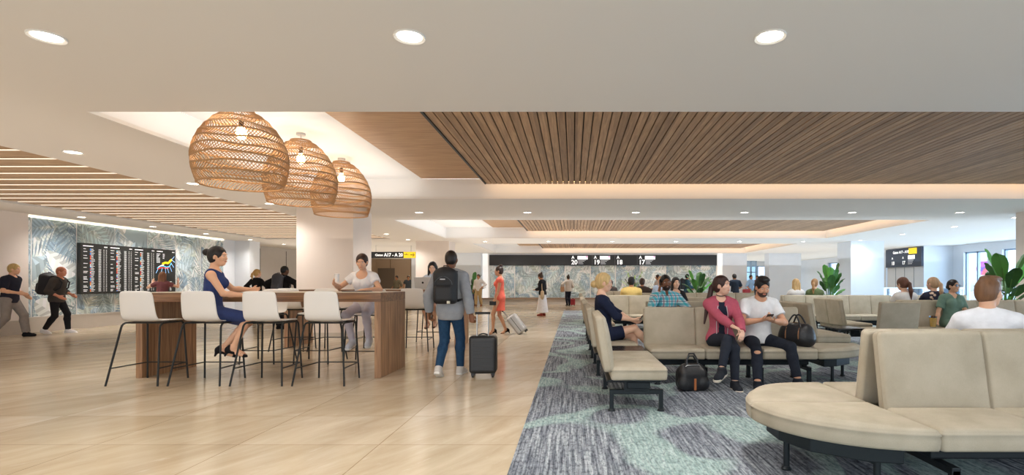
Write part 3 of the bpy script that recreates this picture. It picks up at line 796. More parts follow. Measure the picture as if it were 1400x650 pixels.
# ceiling with three coffers and the slatted recess
WELLS = [(5.23,10.64,-4.83,9.65), (14.23,20.07,-4.85,9.65), (22.9,29.9,-4.4,9.75)]
ZT = 3.354
mb = MB(); ys = [YN]+[y for w in WELLS for y in w[:2]]+[42]
for i in range(0, len(ys), 2): mb.bb((-7.1,ys[i],H),(XR+.3,ys[i+1],H+.04))
for (a,b,x0,x1) in WELLS: mb.bb((-7.1,a,H),(x0,b,H+.04)); mb.bb((x1,a,H),(XR+.3,b,H+.04))
RX0, RX1, RY1 = -12.0, -7.1, 20.5
mb.bb((-15,YN,H),(RX0,42,H+.04)); mb.bb((RX0,RY1,H),(RX1,42,H+.04))
struct('ceiling', mb, M['ceil'])
for (a,b,x0,x1) in WELLS:
    m2 = MB(); zz = H+.041; m2.bb((x0-.04,a-.04,zz),(x0-.001,b+.04,ZT)); m2.bb((x1+.001,a-.04,zz),(x1+.04,b+.04,ZT)); m2.bb((x0-.001,a-.04,zz),(x1+.001,a-.001,ZT)); m2.bb((x0-.001,b+.001,zz),(x1+.001,b+.04,ZT))
    m2.bb((x0-.04,a-.04,ZT+.06),(x1+.04,b+.04,ZT+.1)); m2.bb((x0,a,ZT),(-3.06,b,ZT+.06))
    struct('ceiling_coffer', m2, M['white'])
m2 = MB(); m2.bb((RX0,YN,H+.34),(RX1,RY1,H+.38)); m2.bb((RX0-.04,YN,H+.041),(RX0-.001,RY1,H+.33)); m2.bb((RX1+.001,YN,H+.041),(RX1+.04,RY1,H+.33)); m2.bb((RX0,RY1+.001,H+.041),(RX1,RY1+.04,H+.33))
struct('ceiling_recess', m2, M['white'])
WN = ['nearest','middle','farthest']
for wi, (a,b,x0,x1) in enumerate(WELLS):
    t = thing('timber_ceiling_panel', 'slatted warm timber ceiling panel with glowing edges in the %s ceiling coffer' % WN[wi], 'ceiling panel', (0,(a+b)/2,3.2))
    ym = (a+b)/2; fl = MB(); fl.bb((-3.06,a-ym+.01,ZT-3.2),(-1.6,b-ym-.01,ZT-3.2+.03)); fl.build('veneer_panel', M['oakflat'], t)
    px1 = x1-.24; bk = MB(); bk.bb((-1.72,a-ym+.06,.05),(px1,b-ym-.26,.07)); bk.build('backing', M['shadow'], t)
    sl = MB(); pit = .108; n = int((px1+1.72)/pit)
    for i in range(n): sl.bb((-1.72+i*pit+.015,a-ym+.06,0),(-1.72+(i+1)*pit,b-ym-.26,.05))
    sl.build('timber_slats', M['oak'], t)
    ed = MB(); ed.bb((-1.75,a-ym+.03,-.004),(-1.72,b-ym-.25,.07)); ed.build('shadow_gap_strip', M['black'], t)  # black strip painted in for the shadow gap along the panel
    ld = MB(); ld.bb((-1.70,b-ym-.255,.05),(px1+.03,b-ym-.235,.075)); ld.bb((px1+.012,a-ym+.1,.05),(px1+.03,b-ym-.25,.075)); ld.build('glow_strip', M['led'], t)
# timber boards in the left recess
BD = ['nearest','second','third','fourth','fifth','sixth','seventh','eighth','ninth','tenth','eleventh','twelfth','thirteenth','fourteenth','fifteenth','sixteenth','seventeenth','eighteenth','nineteenth','twentieth','twenty-first','twenty-second','twenty-third','twenty-fourth','twenty-fifth','twenty-sixth','twenty-seventh','twenty-eighth','twenty-ninth','thirtieth','thirty-first','thirty-second']
y = 20.12; k = 0; L_ = []
while y > 5.9: L_.append(y); y -= .485
for k, y in enumerate(reversed(L_)):
    t = thing('ceiling_board', '%s board from the camera in the pale timber ceiling over the left hall' % BD[k], 'ceiling board', ((RX0+RX1)/2,y,H), group='pale timber boards across the left ceiling recess')
    w = (RX1-RX0-.34)/2
    q = MB(); q.bb((-w,-.17,.02),(w+.17,.17,.11)); q.build('timber_board', M['board'], t)
    q = MB(); q.bb((-w,-.178,.022),(w+.17,-.171,.036)); q.build('glow_strip', M['board_glow'], t)  # glowing strip stands in for the lit front face of each board

# leaf mural: flat printed leaves laid over one another
PAL = [(222,228,226),(196,208,210),(170,188,196),(146,168,182),(128,150,168),(204,214,206),(178,198,198),(230,233,228),(158,176,180)]
def leafy(mb, w, h, T, rnd, n, sc=1.0):
    lay = 0
    def put(pts, col):
        nonlocal lay
        pts = [(min(max(x,0),w),min(max(z,0),h)) for x,z in pts]
        mb.add([T @ Vector((x,z,.0015+lay*.00006)) for x,z in pts], [tuple(range(len(pts)))], col)
    mb.add([T @ Vector(v) for v in ((0,0,.001),(w,0,.001),(w,h,.001),(0,h,.001))], [(0,1,2,3)], (170,188,194))
    for i in range(n):
        lay += 1
        cx, cz = rnd.uniform(-.1*w,1.1*w), rnd.uniform(-.1*h,1.05*h); a = rnd.uniform(0,2*PI); L = rnd.uniform(.45,.95)*sc; col = rnd.choice(PAL)
        dx, dz = math.cos(a), math.sin(a); bend_ = rnd.uniform(-.5,.5)
        def axis(t): q = a+bend_*t; return cx+L*t*math.cos(a+bend_*t*.5), cz+L*t*math.sin(a+bend_*t*.5), q
        dk = tuple(int(c*.86) for c in col); lt = tuple(min(240,int(c*1.1+10)) for c in col)
        if i % 3 == 0:      # broad blade with ribs
            wd = L*rnd.uniform(.2,.3)
            m_ = 9; pr = [(axis(j/m_), wd*math.sin(PI*min(1,(j/m_)*.92+.05))**.8) for j in range(m_+1)]
            for sd in (-1,1):
                for j in range(m_):
                    (x0,z0,q0),w0 = pr[j]; (x1,z1,q1),w1 = pr[j+1]
                    e0 = (x0-math.sin(q0)*w0*sd+math.cos(q0)*w0*.5, z0+math.cos(q0)*w0*sd+math.sin(q0)*w0*.5); e1 = (x1-math.sin(q1)*w1*sd+math.cos(q1)*w1*.5, z1+math.cos(q1)*w1*sd+math.sin(q1)*w1*.5)
                    put([(x0,z0),e0,e1,(x1,z1)] if sd<0 else [(x0,z0),(x1,z1),e1,e0], col if j%2 else (dk if sd>0 else lt))
        else:               # palm frond
            nl = 13
            for j in range(1,nl+1):
                t_ = j/nl; x,z,q = axis(t_); ll = L*.55*math.sin(PI*(.12+.8*t_))
                for sd in (-1,1):
                    b_ = q+sd*(1.05-.5*t_); ex, ez = x+ll*math.cos(b_), z+ll*math.sin(b_); mx, mz = x+ll*.5*math.cos(b_), z+ll*.5*math.sin(b_)
                    tw = .022*sc; nx, nz = -math.sin(b_)*tw, math.cos(b_)*tw
                    put([(x,z),(mx-nx,mz-nz),(ex,ez),(mx+nx,mz+nz)], col if (j+sd)%2 else (lt if i%2 else dk))
            x,z,q = axis(0); x1,z1,_ = axis(1)
def mural_panel(parent, T, w, h, seed, n, sc):
    mb = MB(); rnd = random.Random(seed); leafy(mb, w, h, T, rnd, n, sc)
    return mb.build('mural_panel', M['mural'], parent)

# left wall
mb = MB(); mb.bb((XL-.2,12.93,0),(XL-.02,20.4,H)); wl = struct('wall_left', mb, M['white'])
for j in range(7):
    y0 = 13.18+1.2*(j-1)+.012; y1 = y0+1.176
    if j == 0: y0 = 12.93
    if j == 6: y1 = 20.4
    T = frame((XL-.02,y0,.39),(0,1,0),(0,0,1)); mural_panel(wl, T, y1-y0, H-.39-.06, 20+j, 66 if j else 24, 1.3)
mb = MB(); mb.bb((XL-.02,12.93,.34),(XL+.04,20.4,.385)); mb.build('ledge', M['base'], wl)
mb = MB(); mb.bb((XL-.02,12.93,.0),(XL+.03,20.4,.34)); struct('baseboard_left', mb, M['base'])
mb = MB(); mb.bb((XL-.02,12.93,H-.05),(XL+.01,20.4,H-.03)); mb.build('cove_light', M['ledw'], wl)
mb = MB(); mb.bb((-15,YN,0),(-13.38,12.93,H)); w2 = struct('wall_left_near', mb, M['plaster'])
mb = MB(); mb.bb((-13.38,YN,0),(-13.35,12.95,.34)); mb.build('stone_base', M['base'], w2)
mb = MB(); mb.bb((-15,20.4,0),(-13.7,21.4,H)); mb.bb((-13.7,21.3,0),(-13.1,22,H)); struct('wall_left_pier', mb, M['coolwall'])
mb = MB(); mb.bb((-15,22,0),(-14.4,33,H)); w3 = struct('wall_left_far', mb, M['panelgrey'])
mb = MB()
for y in (24.2,26.4,28.6,30.8): mb.bb((-14.41,y-.02,0),(-14.395,y+.02,H-.12))
mb.build('panel_joint', M['shadow'], w3)
mb = MB(); mb.bb((-15,33,0),(-14.2,38,H)); mb.bb((-15,38,0),(-7,38.2,H)); w4 = struct('wall_corridor', mb, M['beigepanel'])
mb = MB()
for x in (-13.2,-11.7,-10.6,-9.5,-8.4): mb.bb((x-.02,37.97,0),(x+.02,38.01,H))
mb.build('panel_joint', mat('brown joint',(140,118,96)), w4)
mb = MB(); mb.bb((-14.1,37.95,0),(-12.9,38.01,2.3)); struct('door_1', mb, mat('taupe door',(128,116,104),.5))
# back wall with leaf mural under a charcoal header
mb = MB(); mb.bb((-7.2,YB+.02,0),(8.62,YB+.25,H)); wb = struct('wall_back', mb, M['white'])
mb = MB(); mb.bb((-9.2,YB-.6,0),(-5.25,YB+.02,H)); struct('wall_back_left', mb, M['coolwall'])
x = -4.86; xs = [-4.86,-3.4,-1.94,-.48,.98,2.44,3.86,5.34,6.78,8.28]
for j in range(9):
    T = frame((xs[j]+.03,YB+.0,.40),(1,0,0),(0,0,1)); mural_panel(wb, T, xs[j+1]-xs[j]-.06, 1.86, 60+j%3, 56, 1.2)
mb = MB(); mb.bb((-5.25,YB-.28,.3),(8.62,YB+.02,.38)); mb.build('ledge', mat('tan ledge',(150,126,104),.6), wb)
mb = MB(); mb.bb((-5.25,YB-.2,0),(8.62,YB+.02,.3)); struct('baseboard_back', mb, M['base'])
mb = MB(); mb.bb((-5.24,YB-.06,.0),(-4.95,YB+.01,H)); mb.bb((8.33,YB-.06,0),(8.6,YB+.01,H)); struct('trim_glow_jamb', mb, mat('glowing white jamb',(250,248,244),.6,emit=.5))  # glow put into the jamb material, imitating light falling on it
mb = MB(); mb.bb((8.6,YB,0),(10.05,YB+.5,H)); mb.bb((11.25,YB-.2,0),(13.1,YB+.5,H)); struct('wall_back_right', mb, M['coolwall'])
# glazed openings
def window(n, axis, c, a0, a1, z0, z1, nm, mull, cross=()):
    """axis 'y': pane in the plane x=c between y a0..a1; axis 'x': plane y=c"""
    def bb(p0, p1, q0, q1, d0=-.05, d1=.05):
        return ((c+d0,p0,q0),(c+d1,p1,q1)) if axis == 'y' else ((p0,c+d0,q0),(p1,c+d1,q1))
    f = MB(); t = .06
    f.bb(*bb(a0,a0+t,z0,z1)); f.bb(*bb(a1-t,a1,z0,z1)); f.bb(*bb(a0,a1,z0,z0+t)); f.bb(*bb(a0,a1,z1-t,z1))
    for m_ in mull: f.bb(*bb(m_-.04,m_+.04,z0,z1))
    for z in cross: f.bb(*bb(a0,a1,z-.025,z+.025))
    o = struct('window_%d' % n, f, mat('blue grey window frame',(150,170,190),.5))
    g = MB(); g.bb(*bb(a0+t,a1-t,z0+t,z1-t,-.006,.006)); g.build('pane', M['glass'], o); return o
window(1,'x',YB+2,10.0,11.3,.05,2.6,'',(10.5,10.95),(1.9,))
WY = [(3.0,7.6),(8.4,13.0),(14.0,18.4),(19.6,21.44),(22.2,23.55),(27.2,29.4),(30.0,32.6),(33.4,36.2)]
for j, (a,b) in enumerate(WY): window(j+2,'y',XR,a,b,.08,2.62,'',((a+b)/2,) if b-a < 3 else (a+(b-a)/3,a+(b-a)*2/3))
mb = MB(); prev = YN
for a,b in WY: mb.bb((XR-.15,prev,.08),(XR+.15,a,2.62)); prev = b
mb.bb((XR-.15,prev,.08),(XR+.15,41.9,2.62)); mb.bb((XR-.15,YN,2.62),(XR+.15,41.9,H)); mb.bb((XR-.15,YN,.006),(XR+.15,41.9,.08))
struct('wall_right', mb, M['coolwall'])
mb = MB(); mb.bb((16.1,24.2,0),(XR-.15,27.0,H)); wr = struct('wall_right_pier', mb, M['coolwall'])
mb = MB()
for y in (24.9,25.6,26.3): mb.bb((16.09,y-.015,0),(16.101,y+.015,2.0))
mb.build('panel_joint', mat('blue joint',(140,152,166)), wr)
mb = MB(); mb.bb((9.7,42,0),(XR,42.2,.4)); mb.bb((9.7,42,2.6),(XR,42.2,H));  struct('wall_far', mb, M['coolwall'])
window(10,'x',42.05,9.9,17.4,.4,2.6,'',(11.1,12.3,13.5,14.7,15.9))
# low glass screen in front of the right wall
t = thing('glass_barrier','low pale blue glass barrier along the right wall under the gate sign','barrier',(14.6,23.2,0))
q = MB(); q.bb((-1.4,-.01,.05),(2.6,.01,1.0)); q.build('glass_panel', mk_glass('pale blue glass',(200,214,226),.15), t)
q = MB(); q.bb((-1.4,-.03,1.0),(2.6,.03,1.04)); q.build('top_rail', M['steel'], t)
for x in (-1.35,-.05,1.25,2.55): q = MB(); q.bb((x-.02,-.02,0),(x+.02,.02,1.0)); q.build('post', M['steel'], t)
# columns
def column(n, x0, x1, y0, y1, m=None):
    mb = MB(); mb.bb((x0,y0,0),(x1,y1,H)); o = struct('wall_column_%d' % n, mb, m or M['plaster'])
    q = MB(); q.bb((x0-.015,y0-.015,0),(x1+.015,y1+.015,.12)); q.build('plinth', M['base'], o)
column(1,-6.26,-4.98,11.9,12.98); column(2,-6.42,-5.07,21.45,22.6); column(3,11.3,12.65,21.45,22.55,M['coolwall']); column(4,10.75,12.0,11.8,12.8)

# recessed downlights
def downlight(label, x, y, group, z=H):
    t = thing('downlight', label, 'downlight', (x,y,z), 0, group)
    q = MB(); q.lathe([(.082,-.001),(.105,-.012),(.108,-.004),(.108,0),(.08,.03)],(0,0,0),24,cap=False); q.build('trim_ring', M['trim'], t, True)
    q = MB(); q.lathe([(.001,-.004),(.083,-.004),(.083,.002)],(0,0,0),24,cap=False); q.build('lens', M['lens'], t)
    return t
ORD = ['first','second','third','fourth','fifth','sixth']
DLS = []
for j, px in enumerate((64,560,1053)): DLS.append(((px-CU)*3.63/CF, 3.63, '%s of the three large downlights in the nearest white ceiling band' % ['leftmost','middle','rightmost'][j], 'downlights in the nearest ceiling band'))
for j, px in enumerate((573,721,869,1018,1165,1312)): DLS.append(((px-CU)*12.7/CF, 12.7, '%s downlight from the left in the ceiling band between the first two coffers' % ORD[j], 'downlights between the first two coffers'))
for j, y in enumerate((6.84,9.0,11.28,18.3,20.7)): DLS.append((-6.5, y, '%s downlight from the camera along the edge of the pale board ceiling' % ORD[j], 'downlights beside the board ceiling'))
for j, y in enumerate((13.6,15.9,18.2,20.7,23.1)): DLS.append((-12.7, y, '%s downlight from the left in the row beside the left mural wall' % ORD[j], 'downlights beside the left mural'))
for j, px in enumerate((663,750,837,924,1011,1098)): DLS.append(((px-CU)*21.6/CF, 21.6, '%s small downlight from the left in the far band before the last coffer' % ORD[j], 'downlights before the last coffer'))
for j, y in enumerate((13.7,15.9,18.4,21.1)): DLS.append((11.5, y, '%s downlight from the camera in the row right of the coffers' % ORD[j], 'downlights right of the coffers'))
for x, y, l, g in DLS: downlight(l, x, y, g)

# ------------------------------------------------------------------ signs
t = thing('gate_header_sign','long charcoal header sign listing gates above the back leaf mural','sign',(0,YB-.08,0))
q = MB(); q.bb((-4.86,0,2.26),(8.28,.1,2.86)); q.build('sign_panel', M['sign'], t)
q = MB()
for px in (809.5,840.6,871): X = (px-CU)*YB/CF; q.bb((X-.012,-.004,2.26),(X+.012,.0,2.86))
q.build('panel_divider', mat('grey divider',(90,92,96)), t)
for num, px in (('20',781),('19',811.5),('18',842.5),('17',873)):
    X = (px-CU)*YB/CF
    text_mesh('gate_letter','A',.24,frame((X+.02,-.006,2.64),(1,0,0),(0,0,1)),M['text'],t,bold=.006)
    text_mesh('gate_number',num,.36,frame((X,-.006,2.32),(1,0,0),(0,0,1)),M['text'],t,bold=.008)
    if num != '18':
        q = MB(); q.bb((X+.36,-.008,2.60),(X+.95,-.002,2.80)); b_ = q.build('airline_plate', M['text'], t)
        q = MB(); q.add([(X+.84,-.010,2.72),(X+.93,-.010,2.72),(X+.93,-.010,2.79),(X+.86,-.010,2.79)],[(0,1,2,3)]); q.build('pink_mark', mat('pink mark',(232,120,190),.5,emit=.5), b_)
        q = MB()
        for r_, (l_) in enumerate((.44,.36,.26,.30)): q.bb((X+.4,-.008,2.54-r_*.07),(X+.4+l_,-.002,2.575-r_*.07))
        q.build('small_print', M['greytext'], t)
t = thing('hanging_wayfinding_sign','black hanging sign pointing right to gates A17 to A20 beside the far column','sign',(-8.0,24,2.38))
q = MB(); q.bb((-1.3,-.05,0),(.82,.05,.28)); q.build('sign_panel', M['sign'], t)
q = MB(); q.bb((.28,-.056,.0),(.82,-.048,.28)); q.build('arrow_panel', M['yellow'], t)
text_mesh('sign_text','Gates',.14,frame((-1.02,-.056,.09),(1,0,0),(0,0,1)),M['text'],t,bold=.003,width=.36)
text_mesh('sign_text','A17 - A 20',.215,frame((-.61,-.056,.07),(1,0,0),(0,0,1)),M['text'],t,bold=.006,width=.85)
def arrow_mb(cx, z, s, y): 
    q = MB(); q.add([(cx-s,y,z-.15*s),(cx+.3*s,y,z-.15*s),(cx+.3*s,y,z+.15*s),(cx-s,y,z+.15*s)],[(0,1,2,3)])
    q.add([(cx+.05*s,y,z+.75*s),(cx+.3*s,y,z+.75*s),(cx+s,y,z),(cx+.3*s,y,z-.75*s),(cx+.05*s,y,z-.75*s),(cx+.62*s,y,z)],[(0,5,2,1),(5,4,3,2)]); return q
arrow_mb(.68,.14,.1,-.06).build('arrow', M['black'], t)
def plane_mb(cx, z, s, y):
    q = MB(); q.add([(cx-s,y,z-.12*s),(cx+s,y,z+.02*s),(cx+s,y,z+.14*s),(cx-s,y,z+.1*s)],[(0,1,2,3)]); q.add([(cx-.1*s,y,z),(cx+.2*s,y,z+.05*s),(cx-.3*s,y,z+.6*s),(cx-.45*s,y,z+.6*s)],[(0,1,2,3)]); q.add([(cx-s,y,z),(cx-.7*s,y,z),(cx-.95*s,y,z+.38*s),(cx-1.05*s,y,z+.38*s)],[(0,1,2,3)]); return q
plane_mb(.42,.15,.1,-.06).build('aircraft_symbol', M['black'], t)
q = MB(); q.tube([(-1.0,0,.28),(-1.0,0,.57)],.012,6); q.tube([(.6,0,.28),(.6,0,.57)],.012,6); q.build('hanger_rod', M['steel'], t)
# right gate sign on the side of the right pier
t = thing('gate_sign_board','blue-black gate sign with A17 and A18 on the right-hand wall','sign',(16.06,27.0,2.02))
F_ = lambda y, z: frame((-.056,-y,z),(0,-1,0),(0,0,1))
q = MB(); q.bb((-.05,-2.78,0),(.04,0,.9)); q.build('sign_panel', mat('blue black sign',(44,56,76),.4), t)
q = MB(); q.bb((-.056,-2.45,.60),(-.05,-1.85,.88)); yp = q.build('arrow_panel', M['yellow'], t)
text_mesh('sign_text','Gates A17 - A18',.18,F_(.62,.67),M['text'],t,bold=.004)
for num, y in (('18',.5),('17',1.35)):
    text_mesh('gate_letter','A',.15,F_(y+.02,.40),M['text'],t,bold=.004); text_mesh('gate_number',num,.24,F_(y,.12),M['text'],t,bold=.006)
q = MB(); q.bb((-.056,-2.3,.36),(-.05,-1.8,.54)); q.build('airline_plate', M['text'], t)
q = MB()
for r_ in range(3): q.bb((-.056,-2.2+.05*r_,.28-.08*r_),(-.05,-1.8,.32-.08*r_))
q.build('small_print', M['greytext'], t)
# flight board
t = thing('flight_information_board','wide black flight information board glowing on the left leaf mural','display board',(XL+.1,14.35,.94))
W_, Hh = 3.42, 1.405
q = MB(); q.bb((-.08,0,0),(.02,W_,Hh)); q.build('frame', mat('black screen frame',(30,29,27),.4), t)
rnd = random.Random(4)
for s_ in range(4):
    y0 = .02+s_*.85; w = .83
    q = MB(); q.add([(.022,y0,.02),(.022,y0+w,.02),(.022,y0+w,Hh-.02),(.022,y0,Hh-.02)],[(0,1,2,3)],(22,23,22)); 
    d = q
    def bar(a,b,z0,z1,c): d.add([(.024,y0+a,z0),(.024,y0+b,z0),(.024,y0+b,z1),(.024,y0+a,z1)],[(0,1,2,3)],c)
    def word(a,b,z0,z1,c):
        x = a
        while x < b: l = rnd.uniform(.012,.022); bar(x,min(b,x+l),z0,z1,c); x += l+.006
    word(.05,.36 if s_<3 else .3,Hh-.09,Hh-.062,(250,250,250)); word(.70,.80,Hh-.09,Hh-.062,(250,250,250))
    if s_ < 3:
        n = 33
        for r_ in range(n):
            z = Hh-.15-r_*.0365
            if r_ in (0,2,5,7,11,14,17,18,21,22,23,25,28,29,31,32): word(.06,.06+rnd.uniform(.06,.14),z-.016,z,(225,225,222))
            bar(.255,.285,z-.018,z+.002,rnd.choice([(226,60,56),(240,150,60),(70,140,220),(230,230,230),(200,40,50),(90,190,200)]))
            word(.29,.29+rnd.uniform(.06,.12),z-.015,z,(210,210,206))
            word(.52,.60,z-.014,z,(220,220,216)); word(.68,.705,z-.014,z,(220,220,216)); word(.755,.785,z-.014,z,(200,200,196))
    else:
        for r_ in range(7): word(.04,.04+rnd.uniform(.07,.16),Hh-.17-r_*.045,Hh-.15-r_*.045,(235,235,235)); word(.30,.30+rnd.uniform(.05,.12),Hh-.17-r_*.045,Hh-.15-r_*.045,(235,235,235)) if r_ < 4 else None
        for r_ in range(9): word(.04,.04+rnd.uniform(.05,.12),.34-r_*.035,.355-r_*.035,rnd.choice([(90,160,220),(230,230,230),(230,90,90)])); word(.30,.30+rnd.uniform(.05,.1),.34-r_*.035,.355-r_*.035,rnd.choice([(90,160,220),(230,230,230)])); word(.6,.6+rnd.uniform(.05,.12),.34-r_*.035,.355-r_*.035,(230,230,230))
    if s_ == 3:
        Pm = lambda a,z: (.026,y0+a,z)
        def poly(pts, c, wd=.012):
            pts = [(a*1.08-.05,(z-.55)*1.22+.62) for a,z in pts]
            for p_, q_ in zip(pts, pts[1:]):
                dx, dz = q_[0]-p_[0], q_[1]-p_[1]; L = math.hypot(dx,dz); nx, nz = -dz/L*wd, dx/L*wd
                d.add([Pm(p_[0]-nx,p_[1]-nz),Pm(q_[0]-nx,q_[1]-nz),Pm(q_[0]+nx,q_[1]+nz),Pm(p_[0]+nx,p_[1]+nz)],[(0,1,2,3)],c)
        poly([(.30,.80),(.42,.84),(.54,.83),(.62,.90),(.68,.93)],(248,214,30),.032); poly([(.10,.68),(.22,.74),(.34,.75),(.46,.72),(.58,.74),(.66,.84)],(90,200,250),.012)
        poly([(.13,.66),(.24,.70),(.36,.70),(.48,.69),(.56,.71)],(238,70,60),.014); poly([(.14,.71),(.26,.76),(.36,.77)],(245,245,245),.012)
        for a,z,b,z2 in ((.14,.67,.06,.55),(.30,.70,.26,.57),(.42,.70,.44,.56),(.50,.70,.56,.56),(.60,.74,.68,.60),(.64,.84,.76,.72),(.66,.92,.78,1.02),(.68,.92,.80,.86)): poly([(a,z),(b,z2)],(150,205,255),.008)
    d.build('screen', M['vscreen'], t)
# tail of an aircraft outside the right window
t = thing('aircraft_tail','pink and purple aircraft tail fin seen through the right window','aircraft',(48.6,62,0))
q = MB(); q.prism([(-2.4,1.9),(-1.7,1.85),(-.9,3.85),(-2.5,3.75),(-2.75,2.9)],-.08,.08,Matrix(((1,0,0,0),(0,0,1,0),(0,1,0,0),(0,0,0,1)))); q.v = [(x+1.6,y,z) for x,y,z in q.v]; q.build('tail_fin', mat('magenta tail paint',(206,96,200),.4,emit=.3), t)
q = MB(); q.prism([(-2.3,1.95),(-1.7,1.9),(-1.2,3.0),(-1.9,3.05),(-2.1,2.6)],-.1,.1,Matrix(((1,0,0,0),(0,0,1,0),(0,1,0,0),(0,0,0,1)))); q.v = [(x+1.6,y,z) for x,y,z in q.v]; q.build('red_flash', mat('coral tail paint',(242,96,96),.4,emit=.3), t)
q = MB(); q.prism([(-2.7,2.75),(-2.2,2.6),(-1.75,3.1),(-2.6,3.1)],-.1,.1,Matrix(((1,0,0,0),(0,0,1,0),(0,1,0,0),(0,0,0,1)))); q.v = [(x+1.6,y-.01,z) for x,y,z in q.v]; q.build('violet_flash', mat('violet tail paint',(130,80,180),.4,emit=.3), t)
q = MB(); q.tube([(-6,0,0.9),(-2,0,1.2),(1.2,0,1.75),(2.6,0,1.95)],[1.2,1.0,.45,.15],14); q.build('fuselage', mat('white fuselage',(240,240,242),.4), t, True)
# ------------------------------------------------------------------ pendants
def pendant(label, x, y, z_rim, z_top, rmax, seed):
    t = thing('pendant_lamp', label, 'pendant lamp', (x,y,ZT), 0, 'woven rattan pendant lamps over the bar table')
    rnd = random.Random(seed); hh = z_top-z_rim; base = z_rim-ZT
    prof = [(0,.875),(.10,.935),(.22,.985),(.36,1.0),(.50,.965),(.64,.87),(.76,.745),(.86,.60),(.94,.44),(.985,.29),(1.0,.27)]
    def rad(u):
        for (a,ra),(b,rb) in zip(prof,prof[1:]):
            if u <= b: k = (u-a)/(b-a); k = k*k*(3-2*k)*.5+k*.5; return rmax*(ra+(rb-ra)*k)
        return rmax*.27
    rows = [0,.115,.225,.335,.445,.555,.665,.77,.865,.945,1.0]
    q = MB()
    def wob(a, i): return (.012*math.sin(3*a+i*1.7)+.008*math.sin(5*a+i))*(0 if i in (0,len(rows)-1) else 1)
    def pt(u, a, i=0): r = rad(min(1,max(0,u))); return (r*math.cos(a), r*math.sin(a), base+hh*u)
    for i, u in enumerate(rows):
        th = .011 if i == 0 else (.0065 if i < len(rows)-1 else .012)
        q.tube([pt(u+wob(2*PI*k/48,i),2*PI*k/48) for k in range(48)], th, 6, closed=True)
        if 0 < i < len(rows)-1: q.tube([pt(u+.012+wob(2*PI*k/48,i),2*PI*k/48) for k in range(48)], .004, 4, closed=True)
    for i in range(len(rows)-1):
        u0, u1 = rows[i], rows[i+1]; n = 76 if i < 7 else 52; sh = (.21 if i % 2 else -.21)
        for k in range(n):
            a = 2*PI*k/n
            ps = [pt(u0+(u1-u0)*s_+wob(a+sh*s_,i)*(1-s_)+wob(a+sh*s_,i+1)*s_, a+sh*s_+.02*math.sin(PI*s_)) for s_ in (0,.5,1)]
            q.tube(ps, .0054, 3, cap=False)
    q.build('rattan_shade', M['rattan'], t, True)
    c = MB(); c.tube([(0,0,0),(0,0,base+hh*.9)], .006, 6); c.lathe([(.06,-.03),(.06,0)],(0,0,0),20); c.build('cord', M['cord'], t)
    c = MB(); c.lathe([(.024,base+hh*.78),(.026,base+hh*.9)],(0,0,0),14); c.build('lamp_socket', M['black'], t)
    c = MB(); bz = base+hh*.71; c.lathe([(.002,bz-.075),(.04,bz-.055),(.056,bz-.01),(.05,bz+.03),(.026,bz+.07),(.022,bz+.085)],(0,0,0),16); c.build('bulb', M['bulb'], t, True)
    l = bpy.data.lights.new('pendant_light','POINT'); l.energy = 14; l.color = (1,.86,.66); l.shadow_soft_size = .07
    lo = bpy.data.objects.new('pendant_light', l); C.objects.link(lo); lo.location = (x,y,ZT+bz-.12)
pendant('largest and nearest woven rattan pendant lamp, leftmost of three over the bar tables', -3.72,5.9,2.345,3.165,.475,1)
pendant('middle woven rattan pendant lamp of three hanging on a pale cord', -3.83,7.4,2.375,3.24,.475,2)
pendant('smallest and farthest woven rattan pendant lamp, rightmost of the three', -3.92,8.9,2.40,3.28,.475,3)

# ------------------------------------------------------------------ bar tables
def bar_table(label, x0, x1, y0, dp):
    t = thing('bar_table', label, 'table', ((x0+x1)/2, y0+dp/2, 0), 0, 'long walnut bar-height tables')
    w = (x1-x0)/2; d = dp/2
    q = MB(); q.bb((-w,-d,1.0),(w,d,1.12)); q.build('tabletop', M['walnut'], t, bevel=.004)
    q = MB(); q.bb((-w+.003,-d+.003,1.12),(w-.003,d-.003,1.124)); q.build('top_laminate', mat('pale laminate',(206,192,176),.3), t)
    for sx in (-1,1):
        q = MB(); q.bb((sx*w,-d+.002,0),(sx*(w-.085),d-.002,.999)); q.build('leg_panel', M['walnutv'], t, bevel=.004)
    return t
bar_table('long walnut bar table in front, beside the man with the backpack', -5.73,-2.52,6.89,1.0)
bar_table('second walnut bar table farther back, carrying the laptop', -5.55,-2.2,10.1,.95)

